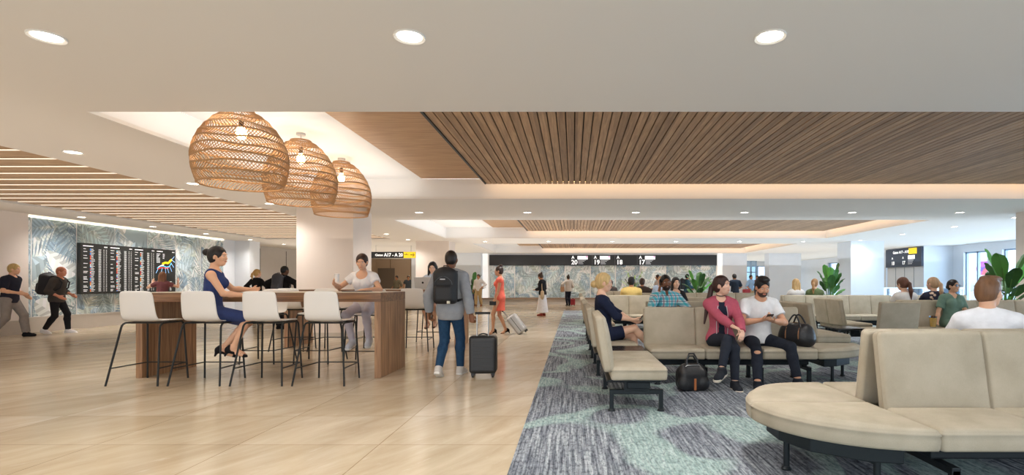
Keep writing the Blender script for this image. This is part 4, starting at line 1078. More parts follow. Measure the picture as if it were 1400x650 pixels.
# ------------------------------------------------------------------ bar stools
def make_stool(label):
    t = thing('bar_stool', label, 'stool')
    # moulded shell: profile from front lip to back top, swept across the width with a slight dish
    prof = [(.23,.765),(.21,.785),(.10,.782),(-.05,.775),(-.16,.782),(-.215,.81),(-.24,.86),(-.255,.95),(-.268,1.06),(-.28,1.155)]
    q = MB(); nx = 9; vs = []; fs = []
    def halfw(i): return .225 if i < 5 else .225-.004*(i-5)
    def sheet(off):
        out = []
        for i,(y,z) in enumerate(prof):
            a = prof[max(0,i-1)]; b = prof[min(len(prof)-1,i+1)]; ty, tz = b[0]-a[0], b[1]-a[1]; L = math.hypot(ty,tz); ny, nz = -tz/L, ty/L
            if i < 5: ny, nz = 0,-1
            else: ny, nz = -abs(tz)/L, -abs(ty)/L
            for j in range(nx):
                u = -1+2*j/(nx-1); hw = halfw(i)
                if i == len(prof)-1 or i == 0: hw *= .965
                dish = .018*u*u if i >= 5 else .008*u*u
                dy, dz = (dish,0) if i >= 5 else (0,dish)
                out.append((u*hw, y+dy+ny*off, z+dz+nz*off-(.012*abs(u)**6 if i == len(prof)-1 else 0)))
        return out
    A = sheet(0); B = sheet(.014); n = len(prof)
    vs = A+B; m = len(A)
    for i in range(n-1):
        for j in range(nx-1):
            a = i*nx+j; fs += [(a,a+1,a+nx+1,a+nx),(m+a,m+a+nx,m+a+nx+1,m+a+1)]
    for j in range(nx-1): fs += [(j,m+j,m+j+1,j+1)]; a = (n-1)*nx+j; fs += [(a,a+1,m+a+1,m+a)]
    for i in range(n-1): a = i*nx; fs += [(a,a+nx,m+a+nx,m+a)]; a = i*nx+nx-1; fs += [(a,m+a,m+a+nx,a+nx)]
    q.add(vs, fs); o = q.build('seat_shell', M['shell'], t, True, auto=False); o.modifiers.new('sub','SUBSURF').render_levels = 1
    # steel rod frame
    F0 = {}
    for sx in (-1,1):
        top_b = (sx*.235,-.17,.745); top_f = (sx*.235,.20,.745); ft_b = (sx*.315,-.33,0); ft_f = (sx*.265,.24,0)
        pts = [ft_b]+bez((sx*.239,-.195,.70),(sx*.236,-.18,.75),(sx*.235,-.12,.752),4)
        q = MB(); q.tube(pts,.0115,8); q.build('leg', M['black'], t, True)
        pts = [ft_f]+bez((sx*.236,.205,.70),(sx*.235,.20,.75),(sx*.235,.15,.752),4)
        q = MB(); q.tube(pts,.0115,8); q.build('leg', M['black'], t, True)
        F0[sx] = (Vector(ft_b)*.70+Vector((sx*.239,-.195,.70))*.30, Vector(ft_f)*.70+Vector((sx*.236,.205,.70))*.30)
    q = MB()
    for sx in (-1,1): q.tube([(sx*.235,-.14,.752),(sx*.235,.17,.752)],.0115,8)
    q.tube([(-.235,-.13,.752),(.235,-.13,.752)],.010,8); q.tube([(-.235,.16,.752),(.235,.16,.752)],.010,8); q.build('seat_frame', M['black'], t, True)
    q = MB(); q.tube([F0[-1][0],F0[-1][1]],.008,6); q.tube([F0[1][0],F0[1][1]],.008,6); q.tube([F0[-1][1],F0[1][1]],.008,6); q.build('footrest', M['black'], t, True)
    return t
FR = 'white bar stools in front of the near table'; BK = 'white bar stools behind the near table'; T2 = 'white bar stools at the far table'
st0 = make_stool('leftmost white bar stool in the front row, standing empty at the table end'); st0.location = (-5.33,6.68,0); st0['group'] = FR
dup(st0,(-4.58,6.68,0),0,'white bar stool holding the woman in the navy dress, second from left in front',FR)
dup(st0,(-3.83,6.68,0),0,'empty white bar stool just right of the woman in the navy dress',FR)
dup(st0,(-3.08,6.68,0),0,'rightmost white bar stool of the front row, nearest the right table leg',FR)
dup(st0,(-3.22,8.22,0),PI,'white bar stool under the woman in white holding a cup',BK)
dup(st0,(-4.02,8.3,0),PI,'empty stool behind the near table, next left from the woman in white',BK)
dup(st0,(-4.85,8.3,0),PI,'empty stool behind the near table, farther left from the woman in white',BK)
dup(st0,(-2.94,9.85,0),0,'white bar stool right of the near table, in front of the laptop',T2)
dup(st0,(-3.75,9.85,0),0,'stool at the far table seen between front stools, second from the laptop end',T2)
dup(st0,(-4.5,9.85,0),0,'stool at the far table seen under the near tabletop, third from the laptop end',T2)
dup(st0,(-5.2,9.85,0),0,'stool at the far table beside its left leg panel',T2)
dup(st0,(-3.05,11.35,0),PI,'white bar stool under the woman using the laptop',T2)

# ------------------------------------------------------------------ lounge seating
def bench(label, loc, rz, n, pitch, group, double=False, wl=False, wr=False, backs=None, cat='bench seating', rbacks=None, legs=None, cornerback=False):
    t = thing('lounge_bench', label, cat, loc, rz, group)
    D = .50; CY = .71
    rot180 = Matrix.Translation((n*pitch,2*CY,0)) @ Matrix.Rotation(PI,4,'Z')
    for side in ((0,1) if double else (0,)):
        S = rot180 if side else Matrix.Identity(4)
        bl = (rbacks if side and rbacks is not None else backs)
        for i in range(n):
            q = cushion_mb(rrect(i*pitch+.004,0,(i+1)*pitch-.004,D+.04,.032), .128, .016, .022, .005)
            q.xf(S @ Matrix.Translation((0,0,.315))); q.build('seat_cushion', M['fabric'], t, True, auto=False)
            if bl is None or i in bl:
                q = cushion_mb(rrect(.004,0,pitch-.004,.53,.028), .10, .024, .02, .005)
                lean = R(9.5)
                B = Matrix.Translation((i*pitch,.535,.40)) @ Matrix.Rotation(-lean,4,'X') @ Matrix(((1,0,0,0),(0,0,-1,.0),(0,1,0,0),(0,0,0,1)))
                q.xf(S @ B @ Matrix.Translation((0,0,-.07))); q.build('back_cushion', M['fabric'], t, True, auto=False)
    CYc = CY if double else .36
    def wedge(sgn, half):
        # quarter ellipse pad at a bench end
        a, b = .80, (CY if double else .70); pts = []
        ex = n*pitch if sgn > 0 else 0
        k = 16
        arc = [(a*math.sin(PI/2*j/k), -b*math.cos(PI/2*j/k)) for j in range(k+1)]
        poly = [(.006,-.01)]+[(.006,-b*.33),(.006,-b*.66)]+[(x+.006,y) for x,y in arc]+[(a*.66,-.01),(a*.33,-.01)]
        poly = [(p[0],min(p[1],-.01)) for p in poly]
        # drop near duplicates
        pp = [poly[0]]
        for p in poly[1:]:
            if math.hypot(p[0]-pp[-1][0],p[1]-pp[-1][1]) > .012: pp.append(p)
        if math.hypot(pp[0][0]-pp[-1][0],pp[0][1]-pp[-1][1]) < .012: pp.pop()
        if half: pp = [(x,-y) for x,y in reversed(pp)]
        if sgn < 0: pp = [(-x,y) for x,y in reversed(pp)]
        cy = CY
        q = cushion_mb([(ex+x,cy+y) for x,y in pp], .128, .016, .024, .005); q.xf(Matrix.Translation((0,0,.315)))
        q.build('curved_cushion', M['fabric'], t, True, auto=False)
    for sgn, on in ((-1,wl),(1,wr)):
        if on:
            wedge(sgn,0)
            if double: wedge(sgn,1)
            ex = n*pitch if sgn > 0 else 0
            q = MB(); pl = [(ex+sgn*.12,.13),(ex+sgn*.30,.17),(ex+sgn*.56,.36),(ex+sgn*.66,.60),(ex+sgn*.66,.82),(ex+sgn*.56,1.06 if double else .9),(ex+sgn*.12,1.24 if double else .95)]
            if sgn < 0: pl = pl[::-1]
            q.prism(pl,.205,.31); q.build('curved_tray', M['dark'], t, bevel=.008)
            for (lx,ly) in ((.60,.62),(.25,.18))+(((.25,1.24),) if double else ()):
                q = MB(); X = ex+sgn*lx; q.tube([(X,ly,.02),(X,ly,.24)],.02,10); q.lathe([(.032,0),(.034,.014),(.022,.03)],(X,ly,0),14); q.tube([(X,ly,.20),(ex+sgn*.3,.68,.20)],.018,6); q.build('leg', M['dark'], t, True)
    yb0, yb1 = (.30,2*CY-.30) if double else (.20,.44)
    q = MB()
    for yb in ((.27,2*CY-.27) if double else (.27,)):
        q.bb((.05,yb-.11,.225),(n*pitch-.05,yb+.11,.295))
    q.bb((.02,.06,.295),(n*pitch-.02,(2*CY-.06) if double else .58,.318)); q.build('beam', M['dark'], t, bevel=.012)
    if legs is None: legs = [.1, n*pitch-.1] if n < 3 else [.1]+[i*pitch for i in range(1,n)][(0 if n<4 else 0):]+[n*pitch-.1]
    ya, yz = (.05, 2*CY-.05) if double else (.03,.55)
    for lx in legs:
        q = MB(); q.bb((lx-.025,ya,.17),(lx+.025,yz,.215)); q.bb((lx-.03,(ya+yz)/2-.12,.2),(lx+.03,(ya+yz)/2+.12,.31))
        for yy in (ya+.02,yz-.02):
            q.bb((lx-.024,yy-.02,.02),(lx+.024,yy+.02,.2)); q.lathe([(.036,0),(.038,.012),(.024,.03)],(lx,yy,0),12)
        q.build('leg', M['dark'], t, bevel=.005)
    return t
GB = 'beige lounge benches on the carpet'
bench('nearest beige double-sided bench with a rounded end, filling the lower right corner', (2.02,2.89,0),0,5,.69,GB,double=True,wl=True,legs=[.12,1.38,2.76,3.3])
bench('beige bench carrying the couple and the black duffel, with a curved right end', (.93,6.4,0),0,3,.685,GB,wr=True)
bench('two-seat beige bench facing right at the carpet edge, nearest the camera on the left', (.90,5.02,0),PI/2,2,.63,GB)
bench('two-seat beige bench under the blonde woman in the navy dress', (.86,6.95,0),PI/2,2,.63,GB)
bench('beige bench along the aisle just behind the blonde woman', (.84,8.6,0),PI/2,2,.63,GB)
bench('beige bench of three seats along the aisle, middle distance, facing right', (.84,10.6,0),PI/2,3,.63,GB)
bench('farthest beige bench along the carpet edge, seen edge-on near the red suitcase', (.86,16.0,0),PI/2,1,.63,GB)
bench('beige bench under the man in the plaid shirt', (1.28,8.72,0),0,4,.62,GB)
bench('two-seat beige bench facing right, behind the black duffel', (4.33,8.2,0),PI/2,2,.52,GB)
bench('double-sided beige bench with the man in yellow on its far side', (.82,13.0,0),0,3,.60,GB,double=True)
bench('beige bench under the woman in the black top', (1.75,11.2,0),0,3,.62,GB)
bench('beige bench under the man in the brown jacket', (1.3,16.2,0),0,3,.62,GB,double=True)
bench('beige bench far back under the man in dark grey', (.9,19.6,0),0,3,.62,GB,double=True)
bench('two-seat beige bench facing right in the middle of the lounge, seen from behind', (5.95,10.45,0),PI/2,2,.56,GB)
bench('long beige double-sided bench with the two women looking out of the far windows', (5.42,13.0,0),0,5,.56,GB,double=True)
bench('single beige seat seen from behind, left of the glass of iced tea', (5.9,9.62,0),PI,1,.68,GB)
bench('beige double-sided bench under the woman in the green dress', (6.05,9.1,0),0,6,.69,GB,double=True)
bench('far beige bench in front of the man in the black shirt', (3.3,16.2,0),0,4,.62,GB,double=True)
bench('beige bench in front of the right-hand column', (8.6,13.4,0),0,3,.62,GB)
# low side tables between the seats
def side_table(label, loc, w, d):
    t = thing('side_table', label, 'side table', loc, 0, 'black side tables between the seats')
    q = MB(); q.bb((-w/2,-d/2,.40),(w/2,d/2,.43)); q.build('tabletop', mat('black table top',(34,30,28),.25), t, bevel=.006)
    q = MB()
    for x in (-w/2+.05,w/2-.05):
        for y in (-d/2+.05,d/2-.05): q.bb((x-.015,y-.015,0),(x+.015,y+.015,.4))
    q.bb((-w/2+.03,-.02,.36),(w/2-.03,.02,.4)); q.build('table_frame', M['dark'], t)
side_table('low black side table in front of the blonde woman in navy', (.62,6.60,0),.54,.52)
side_table('low black side table in the middle of the lounge, left of the single beige seat', (5.0,9.75,0),.5,.6)
# ------------------------------------------------------------------ props
def suitcase(name, label, loc, rz, w, d, h, m, handle=.42, tilt=0, small=False):
    t = thing(name, label, 'suitcase', loc, rz); t.rotation_euler = (R(tilt),0,rz)
    hh = .012 if small else .007
    V = [rbox((0,0,.05+h/2),(w,d,h),.05)]
    sdf_obj('shell', V, hh, m, t)
    n = 9
    for sy in (-1,1):
        q = MB(); q.bb((-w/2+.055,sy*(d/2-.003),.05+h*.12),(w/2-.055,sy*(d/2+.001),.05+h*.88))
        for i in range(n):
            z = .05+h*(.12+.76*i/(n-1)); q.bb((-w/2+.05,sy*(d/2-.002),z-.008),(w/2-.05,sy*(d/2+.006),z+.008))
        q.build('ribs', m, t, bevel=.003)
    q = MB(); q.bb((-w/2-.003,-.006,.09),(w/2+.003,.006,h+.01)); q.build('zip_seam', M['black'], t)
    for sx in (-1,1):
        for sy in (-1,1):
            q = MB(); q.tube([(sx*(w/2-.05)-.012,sy*(d/2-.04),.028),(sx*(w/2-.05)+.012,sy*(d/2-.04),.028)],.027,12); q.bb((sx*(w/2-.05)-.02,sy*(d/2-.04)-.018,.03),(sx*(w/2-.05)+.02,sy*(d/2-.04)+.018,.07)); q.build('wheel', M['blackplastic'], t)
    if handle:
        for sx in (-1,1): q = MB(); q.tube([(sx*.075,-d/2+.045,h),(sx*.075,-d/2+.045,.05+h+handle)],.009,8); q.build('handle_rod', M['steel'], t, True)
        q = MB(); q.tube([(-.10,-d/2+.045,.05+h+handle),(.10,-d/2+.045,.05+h+handle)],.017,10); q.build('grip', M['blackplastic'], t, True)
    q = MB(); q.tube(bez((-.07,0,h+.045),(0,0,h+.10),(.07,0,h+.045),8),.010,6); q.build('carry_handle', M['blackplastic'], t, True)
    return t
def phone(label, p, d, nrm, s=1.0, cat='phone'):
    t = thing('phone', label, cat, p); d = Vector(d).normalized(); nrm = Vector(nrm).normalized(); x = d.cross(nrm).normalized(); nrm = x.cross(d)
    T = Matrix(((x.x,d.x,nrm.x,0),(x.y,d.y,nrm.y,0),(x.z,d.z,nrm.z,0),(0,0,0,1)))
    q = MB(); q.box((0,0,0),(.072*s,.145*s,.009)); q.xf(T); q.build('phone_body', M['blackplastic'], t, bevel=.003)
    q = MB(); q.box((0,0,.0049),(.066*s,.136*s,.001)); q.xf(T); q.build('screen', mat('dark phone screen',(20,24,32),.1), t)
def duffel(label, loc, rz, L, D_, Hh, strap=True):
    t = thing('duffel_bag', label, 'bag', loc, rz)
    lea = mat('black leather',(34,34,37),.38, bump=.5, bscale=22)
    pr = [rbox((0,0,Hh*.40),(L,D_,Hh*.78),.09,k=.03), rc((-L*.32,0,Hh*.62),(L*.32,0,Hh*.62),D_*.40,D_*.40,.06), rc((-L*.4,0,Hh*.3),(L*.4,0,Hh*.3),D_*.42,D_*.42,.06)]
    sdf_obj('bag_body', pr, .009, lea, t)
    q = MB(); q.tube(bez((-L*.40,0,Hh*.83),(0,0,Hh*1.06),(L*.40,0,Hh*.83),8),.006,5); q.build('zip', mat('brass zip',(150,120,80),.35,metal=.8), t)
    for sy in (-1,1):
        q = MB(); q.tube([(-.085,sy*D_*.40,Hh*.6)]+[(-.085+.17*k/10, sy*(D_*.33-.03*math.sin(PI*k/10)), Hh*.85+Hh*.42*math.sin(PI*k/10)) for k in range(11)]+[(.085,sy*D_*.40,Hh*.6)],.011,8); q.build('handle', lea, t, True)
    if strap:
        for sx in (-1,1):
            q = MB(); pts = [(sx*L*.24,D_*.52*math.cos(a),Hh*.44+Hh*.47*math.sin(a)) for a in [R(-30+240*k/14) for k in range(15)]]
            q.tube(pts,.009,6); q.build('tan_strap', mat('tan leather strap',(150,104,66),.6), t, True)
    return t
def plant(label, loc, hgt, nleaf, seed, spread=.5, potw=.42, poth=.5, kind='broad', col=(84,148,66)):
    t = thing('potted_plant', label, 'plant', loc); rnd = random.Random(seed)
    q = MB(); w = potw/2; q.prism([(-w*.86,-w*.86),(w*.86,-w*.86),(w*.86,w*.86),(-w*.86,w*.86)],0,poth*.02); 
    vs = [(sx*a,sy*a,z) for a,z in ((w*.86,0),(w,poth),(w*.9,poth),(w*.9,poth-.05)) for sx,sy in ((-1,-1),(1,-1),(1,1),(-1,1))]
    fs = [(i*4+k,i*4+(k+1)%4,(i+1)*4+(k+1)%4,(i+1)*4+k) for i in range(3) for k in range(4)]+[(12,13,14,15)]
    q.add(vs,fs); q.build('pot', mat('charcoal planter',(40,42,44),.5), t, bevel=.006)
    lv = MB(); stm = MB()
    G = [col, tuple(int(c*.78) for c in col), tuple(min(255,int(c*1.25+12)) for c in col), tuple(int(c*.6) for c in col)]
    for i in range(nleaf):
        a = 2*PI*(i*.381966)+rnd.uniform(-.3,.3); u = (i+1)/nleaf; out = spread*((.7+.45*rnd.random())*(1.1-.5*u) if kind=='broad' else (.35+.65*rnd.random()))
        z0 = poth-.03; zt = poth+(hgt-poth)*(.30+.70*u if kind=='broad' else rnd.uniform(.3,1))
        bx, by = .05*math.cos(a), .05*math.sin(a)
        p0 = Vector((bx,by,z0)); p2 = Vector((out*math.cos(a),out*math.sin(a),zt)); L = (p2-p0).length
        p1 = Vector((bx*3+p2.x*.12,by*3+p2.y*.12,z0+(zt-z0)*(1.0 if kind=='broad' else .8))); path = bez(p0,p1,p2,12)
        s0 = 4 if kind == 'broad' else 6
        stm.tube(path[:s0+3],[.011]*(s0+3) if kind=='broad' else [.006]*(s0+3),5)
        n = 12-s0; wd = (.11+.035*rnd.random())*(hgt/1.8) if kind=='broad' else .035
        cl = rnd.choice(G); cl2 = tuple(min(255,int(c*1.12)) for c in cl); side = Vector((-math.sin(a),math.cos(a),0)); ring = []
        for j in range(s0,13):
            k = (j-s0)/(12-s0); ww = wd*max(.03,math.sin(PI*min(1,k*.9+.08))**.75); tn = (path[min(12,j+1)]-path[j-1]).normalized(); up = side.cross(tn)
            wav = .012*math.sin(j*2.1+i)
            ring.append((path[j]-side*ww+up*(ww*.35+wav), path[j], path[j]+side*ww+up*(ww*.35-wav)))
        for r0,r1 in zip(ring,ring[1:]): lv.add([r0[0],r0[1],r1[1],r1[0]],[(0,1,2,3)],cl); lv.add([r0[1],r0[2],r1[2],r1[1]],[(0,1,2,3)],cl2)
        if kind != 'broad':
            for m_ in range(7):
                j = rnd.randint(3,12); c_ = path[j]; b_ = rnd.uniform(0,2*PI); e = c_+Vector((math.cos(b_)*.16,math.sin(b_)*.16,rnd.uniform(-.03,.12))); sd = Vector((-math.sin(b_),math.cos(b_),0))*.03; mid = (c_+e)/2+Vector((0,0,.02))
                lv.add([c_,mid-sd,e,mid+sd],[(0,1,2,3)],rnd.choice(G))
    if kind == 'broad':      # low filler leaves at the pot
        for i in range(10):
            a = rnd.uniform(0,2*PI); p0 = Vector((0,0,poth-.03)); p2 = Vector((math.cos(a)*.3,math.sin(a)*.3,poth+rnd.uniform(.1,.35))); pa = bez(p0,Vector((p2.x*.5,p2.y*.5,p2.z+.1)),p2,6); sd = Vector((-math.sin(a),math.cos(a),0))
            for j in range(6):
                w0 = .03*math.sin(PI*(j/6*.9+.1)); w1 = .03*math.sin(PI*min(1,(j+1)/6*.9+.1))
                lv.add([pa[j]-sd*w0,pa[j]+sd*w0,pa[j+1]+sd*w1,pa[j+1]-sd*w1],[(0,1,2,3)],rnd.choice(G))
    lm = M.get('leaf')
    if not lm: lm = M['leaf'] = mat_vcol('glossy leaf', .45)
    lv.build('foliage', lm, t, True); stm.build('stems', mat('green stem',(92,132,66),.6), t, True)
    return t
plant('tall broad-leaved plant in a charcoal planter behind the man in the white shirt, far right', (9.3,11.3,0),2.0,15,3,.75,.5,.66)
plant('broad-leaved plant left of the right-hand column', (9.55,19.6,0),2.0,14,5,.55,.45,.5)
plant('broad-leaved plant in front of the back mural, behind the woman in the red hoodie', (4.85,20.5,0),1.75,13,8,.7,.45,.5)
plant('broad-leaved plant beside the back mural, behind the man with the blue bag', (-5.6,29.2,0),1.85,11,11,.8,.45,.5,col=(52,98,50))
plant('light green bushy plant in front of the back mural, behind the man in yellow', (2.9,25.5,0),1.75,16,14,.6,.45,.5,'bush',(150,186,110))
plant('small leafy plant left of the man in the black shirt', (6.15,22.6,0),1.35,16,17,.35,.4,.45,'bush',(110,168,70))

# ------------------------------------------------------------------ people at the tables
SKT = (226,178,146); SKL = (236,192,164); SKM = (190,134,98); SKD = (96,62,44); SKB = (128,84,58)
# woman in navy sitting sideways on the second stool
ld = person('woman in a sleeveless navy dress with a black bun, seated sideways at the table', (-4.55,6.66,.80),-62,
  dict(sit=1,pelvis=(0,-.02,.10),lean=(5,0,-4),head=(-22,2,0),handR=(.16,.36,.19+.10),elbowR=(.5,-.6,-.9),handL=(-.16,.40,.36),elbowL=(-.8,-.4,-.5),
       footL=(-.07,.10,-.38),footR=(.07,.22,-.37),kneeL=(0,1,.3),kneeR=(0,1,.3),toeL=(0,.9,-.35),toeR=(0,.9,-.35),pnR=(0,0,-1),pnL=(1,0,.3),curlR=14,curlL=20),
  dict(skin=SKT,hair=('bun',(24,20,22),.012,(0,-.135,.045)),top=('dress',(52,66,112),0,.0,'wide'),bottom=('seatskirt',(52,66,112),.92),shoes=('heel',(28,27,30))),1.0,True,.0062)
# woman in white with cup
wt = person('woman in a white t-shirt looking down at a tablet, holding a white cup', (-3.28,8.28,.80),180,
  dict(sit=1,pelvis=(0,0,.10),lean=(9,0,0),head=(8,13,0),handR=(.34,.33,.44),elbowR=(.7,-.5,-.7),handL=(-.16,.36,.345),elbowL=(-.8,-.3,-.5),
       footL=(-.16,.24,-.40),footR=(.08,.28,-.42),toeL=(-.2,1,-.25),toeR=(.1,1,-.3),kneeL=(-.2,1,.2),kneeR=(.15,1,.2),pnR=(-1,0,.1),hdR=(-.25,.25,.9),curlR=48,pnL=(0,0,-1),hdL=(.75,.5,0),curlL=12),
  dict(skin=SKT,hair=('lowbun',(52,34,26),.012),top=('shirt',(240,239,240),.45,.004,'scoop'),bottom=('slim',(214,210,222)),shoes=('sneaker',(214,216,222))),1.0,True,.0075)
def cup(label, p, m_):
    t = thing('paper_cup', label, 'cup', p)
    q = MB(); q.lathe([(.028,-.06),(.037,.055),(.035,.056),(.030,-.05)],(0,0,0),20); q.build('cup_body', m_, t, True)
    q = MB(); q.lathe([(.039,.052),(.039,.064),(.033,.068),(.001,.068)],(0,0,0),20); q.build('lid', M['trim'], t, True)
cp = wt['w'](wt['hcR']+wt['hpnR']*.035+wt['hdirR']*.02); cup('white paper cup held by the woman in the white t-shirt', cp, mat('white card',(236,235,232),.6))
t = thing('tablet','dark tablet lying on the near table before the woman in white','tablet',(-3.1,7.55,1.125)); 
q = MB(); q.bb((-.17,-.12,0),(.17,.12,.01)); q.build('tablet_body', M['blackplastic'], t, bevel=.003); q = MB(); q.bb((-.155,-.105,.01),(.155,.105,.0108)); q.build('screen', mat('tablet screen',(60,70,84),.15), t)
# woman with the laptop
lw = person('woman with long black hair working at a laptop on the far table', (-3.02,11.38,.80),180,
  dict(sit=1,pelvis=(0,0,.10),lean=(7,0,0),head=(6,12,0),handR=(.16,.42,.33),handL=(-.16,.42,.33),elbowR=(.8,-.4,-.5),elbowL=(-.8,-.4,-.5),footL=(-.08,.2,-.38),footR=(.09,.16,-.40),toeL=(0,1,-.3),toeR=(0,1,-.3),pnR=(0,0,-1),pnL=(0,0,-1)),
  dict(skin=SKL,hair=('long',(26,22,22),.012,.20),top=('blouse',(206,220,236),1.9,.004,'collar'),bottom=('seatskirt',(120,60,66),.9),shoes=('heel',(120,80,64)),smile=1),1.0,True,.0095)
t = thing('laptop','open silver laptop with its lid toward the camera on the far table','laptop',(-3.02,10.62,1.125))
q = MB(); q.bb((-.17,-.02,0),(.17,.22,.014)); q.build('keyboard_base', M['silver'], t, bevel=.003)
lid = MB(); lid.box((0,-.06,.125),(.34,.008,.24),Matrix.Rotation(R(18),3,'X')); lo = lid.build('lid', M['silver'], t, bevel=.003)
q = MB(); q.lathe([(.001,0),(.020,0),(.020,.002),(.001,.002)],(0,0,0),16); q.xf(Matrix.Translation((0,-.066,.128)) @ Matrix.Rotation(R(18),4,'X') @ Matrix.Rotation(R(90),4,'X') @ Matrix.Diagonal((1,1.1,1,1))); q.build('emblem', M['black'], lo)

# ------------------------------------------------------------------ walkers
bm = person('man in a grey hoodie and blue jeans walking away with a black backpack', (-1.66,7.1,0),-4,
  dict(pelvis=(0,0,.905),lean=(2,0,0),head=(2,4,0),handL=(-.30,.02,.86),handR=(.31,-.06,.80),elbowL=(-.5,-1,0),elbowR=(.5,-1,0),footL=(-.11,-.16,.12),footR=(.10,.14,.085),toeL=(-.05,1,-.45),toeR=(.15,1,0),kneeL=(0,1,0),kneeR=(.05,1,0),hood=1,pnL=(1,0,0),pnR=(0,.3,.2),hdR=(.25,-.25,-.8),curlR=60,curlL=35,hem=-.13),
  dict(skin=SKB,hair=('buzz',(38,30,27),.005),top=('hoodie',(148,152,158),1.93,.022,'crew'),bottom=('slim',(38,66,96),1.95,'denim'),shoes=('sneaker',(206,200,194),(232,230,226)),face=False),.985,False,.0068)
def backpack(label, J, m_, w=.31, hh=.45, d=.17, up=-.02, hres=.008, detail=True, straps=True):
    # worn on the back: built in the wearer's frame
    c = J['T_'](0,-.135-d/2,up-.0); Rt = J['Rt']; sc = J['mw'].to_scale()[0]
    t = thing('backpack', label, 'backpack', (0,0,0)); t.matrix_world = J['mw'] @ Matrix.Translation(Vector(c)) @ Matrix(Rt.tolist()).to_4x4()
    pr = [rbox((0,0,-.02),(w,d,hh),.06,k=.03), el((0,-.02,hh*.3),(w*.46,d*.5,hh*.26),None,.05), rbox((0,-d*.45,-.11),(w*.82,d*.5,hh*.5),.05,k=.02)]
    sdf_obj('bag_body', pr, hres, m_, t)
    q = MB(); q.tube([(-.035,.02,hh*.5-.01),(-.03,.01,hh*.5+.04),(.03,.01,hh*.5+.04),(.035,.02,hh*.5-.01)],.008,6); q.build('top_loop', m_, t, True)
    if straps:
        for sx in (-1,1):
            q = MB(); q.tube([(sx*.09,d*.5,hh*.40),(sx*.115,d*.5+.06,hh*.42),(sx*.125,d*.5+.16,hh*.37),(sx*.125,d*.5+.275,hh*.18),(sx*.14,d*.5+.26,-.05),(sx*.165,d*.5+.12,-.18),(sx*.14,d*.5,-.2)],.018,8); q.build('shoulder_strap', m_, t, True)
    if detail:
        q = MB(); q.tube([(-w*.38,-d*.5-.015,hh*.02)]+bez((-w*.36,-d*.5-.02,hh*.1),(0,-d*.62,hh*.42),(w*.36,-d*.5-.02,hh*.1),8)+[(w*.38,-d*.5-.015,hh*.02)],.004,5); q.build('zip', mat('grey zip',(70,74,80),.4,metal=.5), t, True)
        q = MB(); q.bb((-.03,-d*.5-.062,hh*.16),(.03,-d*.5-.03,hh*.19)); q.build('logo_patch', mat('silver patch',(190,192,196),.4), t)
        q = MB(); q.bb((.06,-d*.72-.012,-.24),(.095,-d*.6,-.205)); q.build('round_tag', mat('cream tag',(206,200,180),.5), t)
    return t
backpack('black backpack on the back of the man in the grey hoodie', bm, mat('black nylon',(26,28,32),.6,bump=.4,bscale=12))
suitcase('rolling_suitcase','black ribbed suitcase pulled by the man in the grey hoodie',(-1.20,7.02,0),R(3),.36,.24,.50,mat('black ribbed shell',(34,35,37),.42),.30)
cw = person('woman in a coral dress with a high bun, standing in profile with a silver suitcase', (-1.80,12.86,0),96,
  dict(pelvis=(0,0,.93),lean=(0,0,0),head=(0,2,0),handL=(-.13,.13,.83),handR=(.15,-.14,.68),elbowL=(-.6,-1,0),elbowR=(.5,-1,0),footL=(-.07,.17,.115),footR=(.07,-.15,.115),toeL=(-.05,1,-.45),toeR=(.05,1,-.45),pnL=(1,0,0),curlL=50,curlR=40),
  dict(skin=(208,158,126),hair=('bun',(48,32,26),.010,(0,-.06,.125)),top=('dress',(238,116,98),.16,.0,'vee'),bottom=('skirt',(238,116,98),.60,.165),shoes=('heel',(24,22,24))),.95,True,.0105)
t = thing('clutch_bag','small black clutch in the hand of the woman in coral','bag',cw['w'](cw['hcL']+npv((0,.02,-.01)))); q = MB(); q.box((0,0,0),(.17,.035,.10)); q.build('clutch_body', M['blackplastic'], t, bevel=.01); q = MB(); q.box((0,0,.05),(.15,.012,.006)); q.build('clasp', M['steel'], t)
sc_ = suitcase('rolling_suitcase','silver suitcase tilted behind the woman in the coral dress',(-1.20,12.86,.012),R(-90),.40,.24,.50,M['silver'],.20,small=True); sc_.rotation_euler = (R(38),0,R(-90))
ww = person('woman in a black jacket and long white skirt with a tan bag on her shoulder', (-1.17,19.9,0),65,
  dict(pelvis=(0,0,.90),lean=(3,0,0),head=(0,24,0),handL=(-.14,.24,1.04),handR=(.15,.22,1.02),elbowL=(-.6,-1,-.3),elbowR=(.6,-1,-.3),footL=(-.06,.03,.085),footR=(.07,-.03,.085),pnL=(0,0,1),pnR=(0,0,1)),
  dict(skin=SKM,hair=('bun',(62,44,34),.012,(0,-.10,.10)),top=('jacket',(34,36,40),1.9,.008,'crew'),bottom=('skirt',(236,236,240),.13,.27,(0,.0,0)),shoes=('flat',(150,70,60))),.95,True,.0135)
t = thing('shoulder_bag','tan shoulder bag of the woman in the white skirt','bag',ww['w'](npv((-.20,-.10,.86)))); sdf_obj('bag_body',[rbox((0,0,0),(.12,.28,.28),.05),el((0,0,-.06),(.07,.16,.14),None,.04)],.013,mat('tan canvas',(206,184,150),.8),t)
q = MB(); sh_ = ww['w'](npv((-.12,0,1.40)))-t.location; q.tube([(0,.1,.12),tuple(sh_+Vector((.02,.02,.03))),(0,-.1,.12)],.014,6); q.build('strap', mat('tan canvas',(206,184,150),.8), t, True)
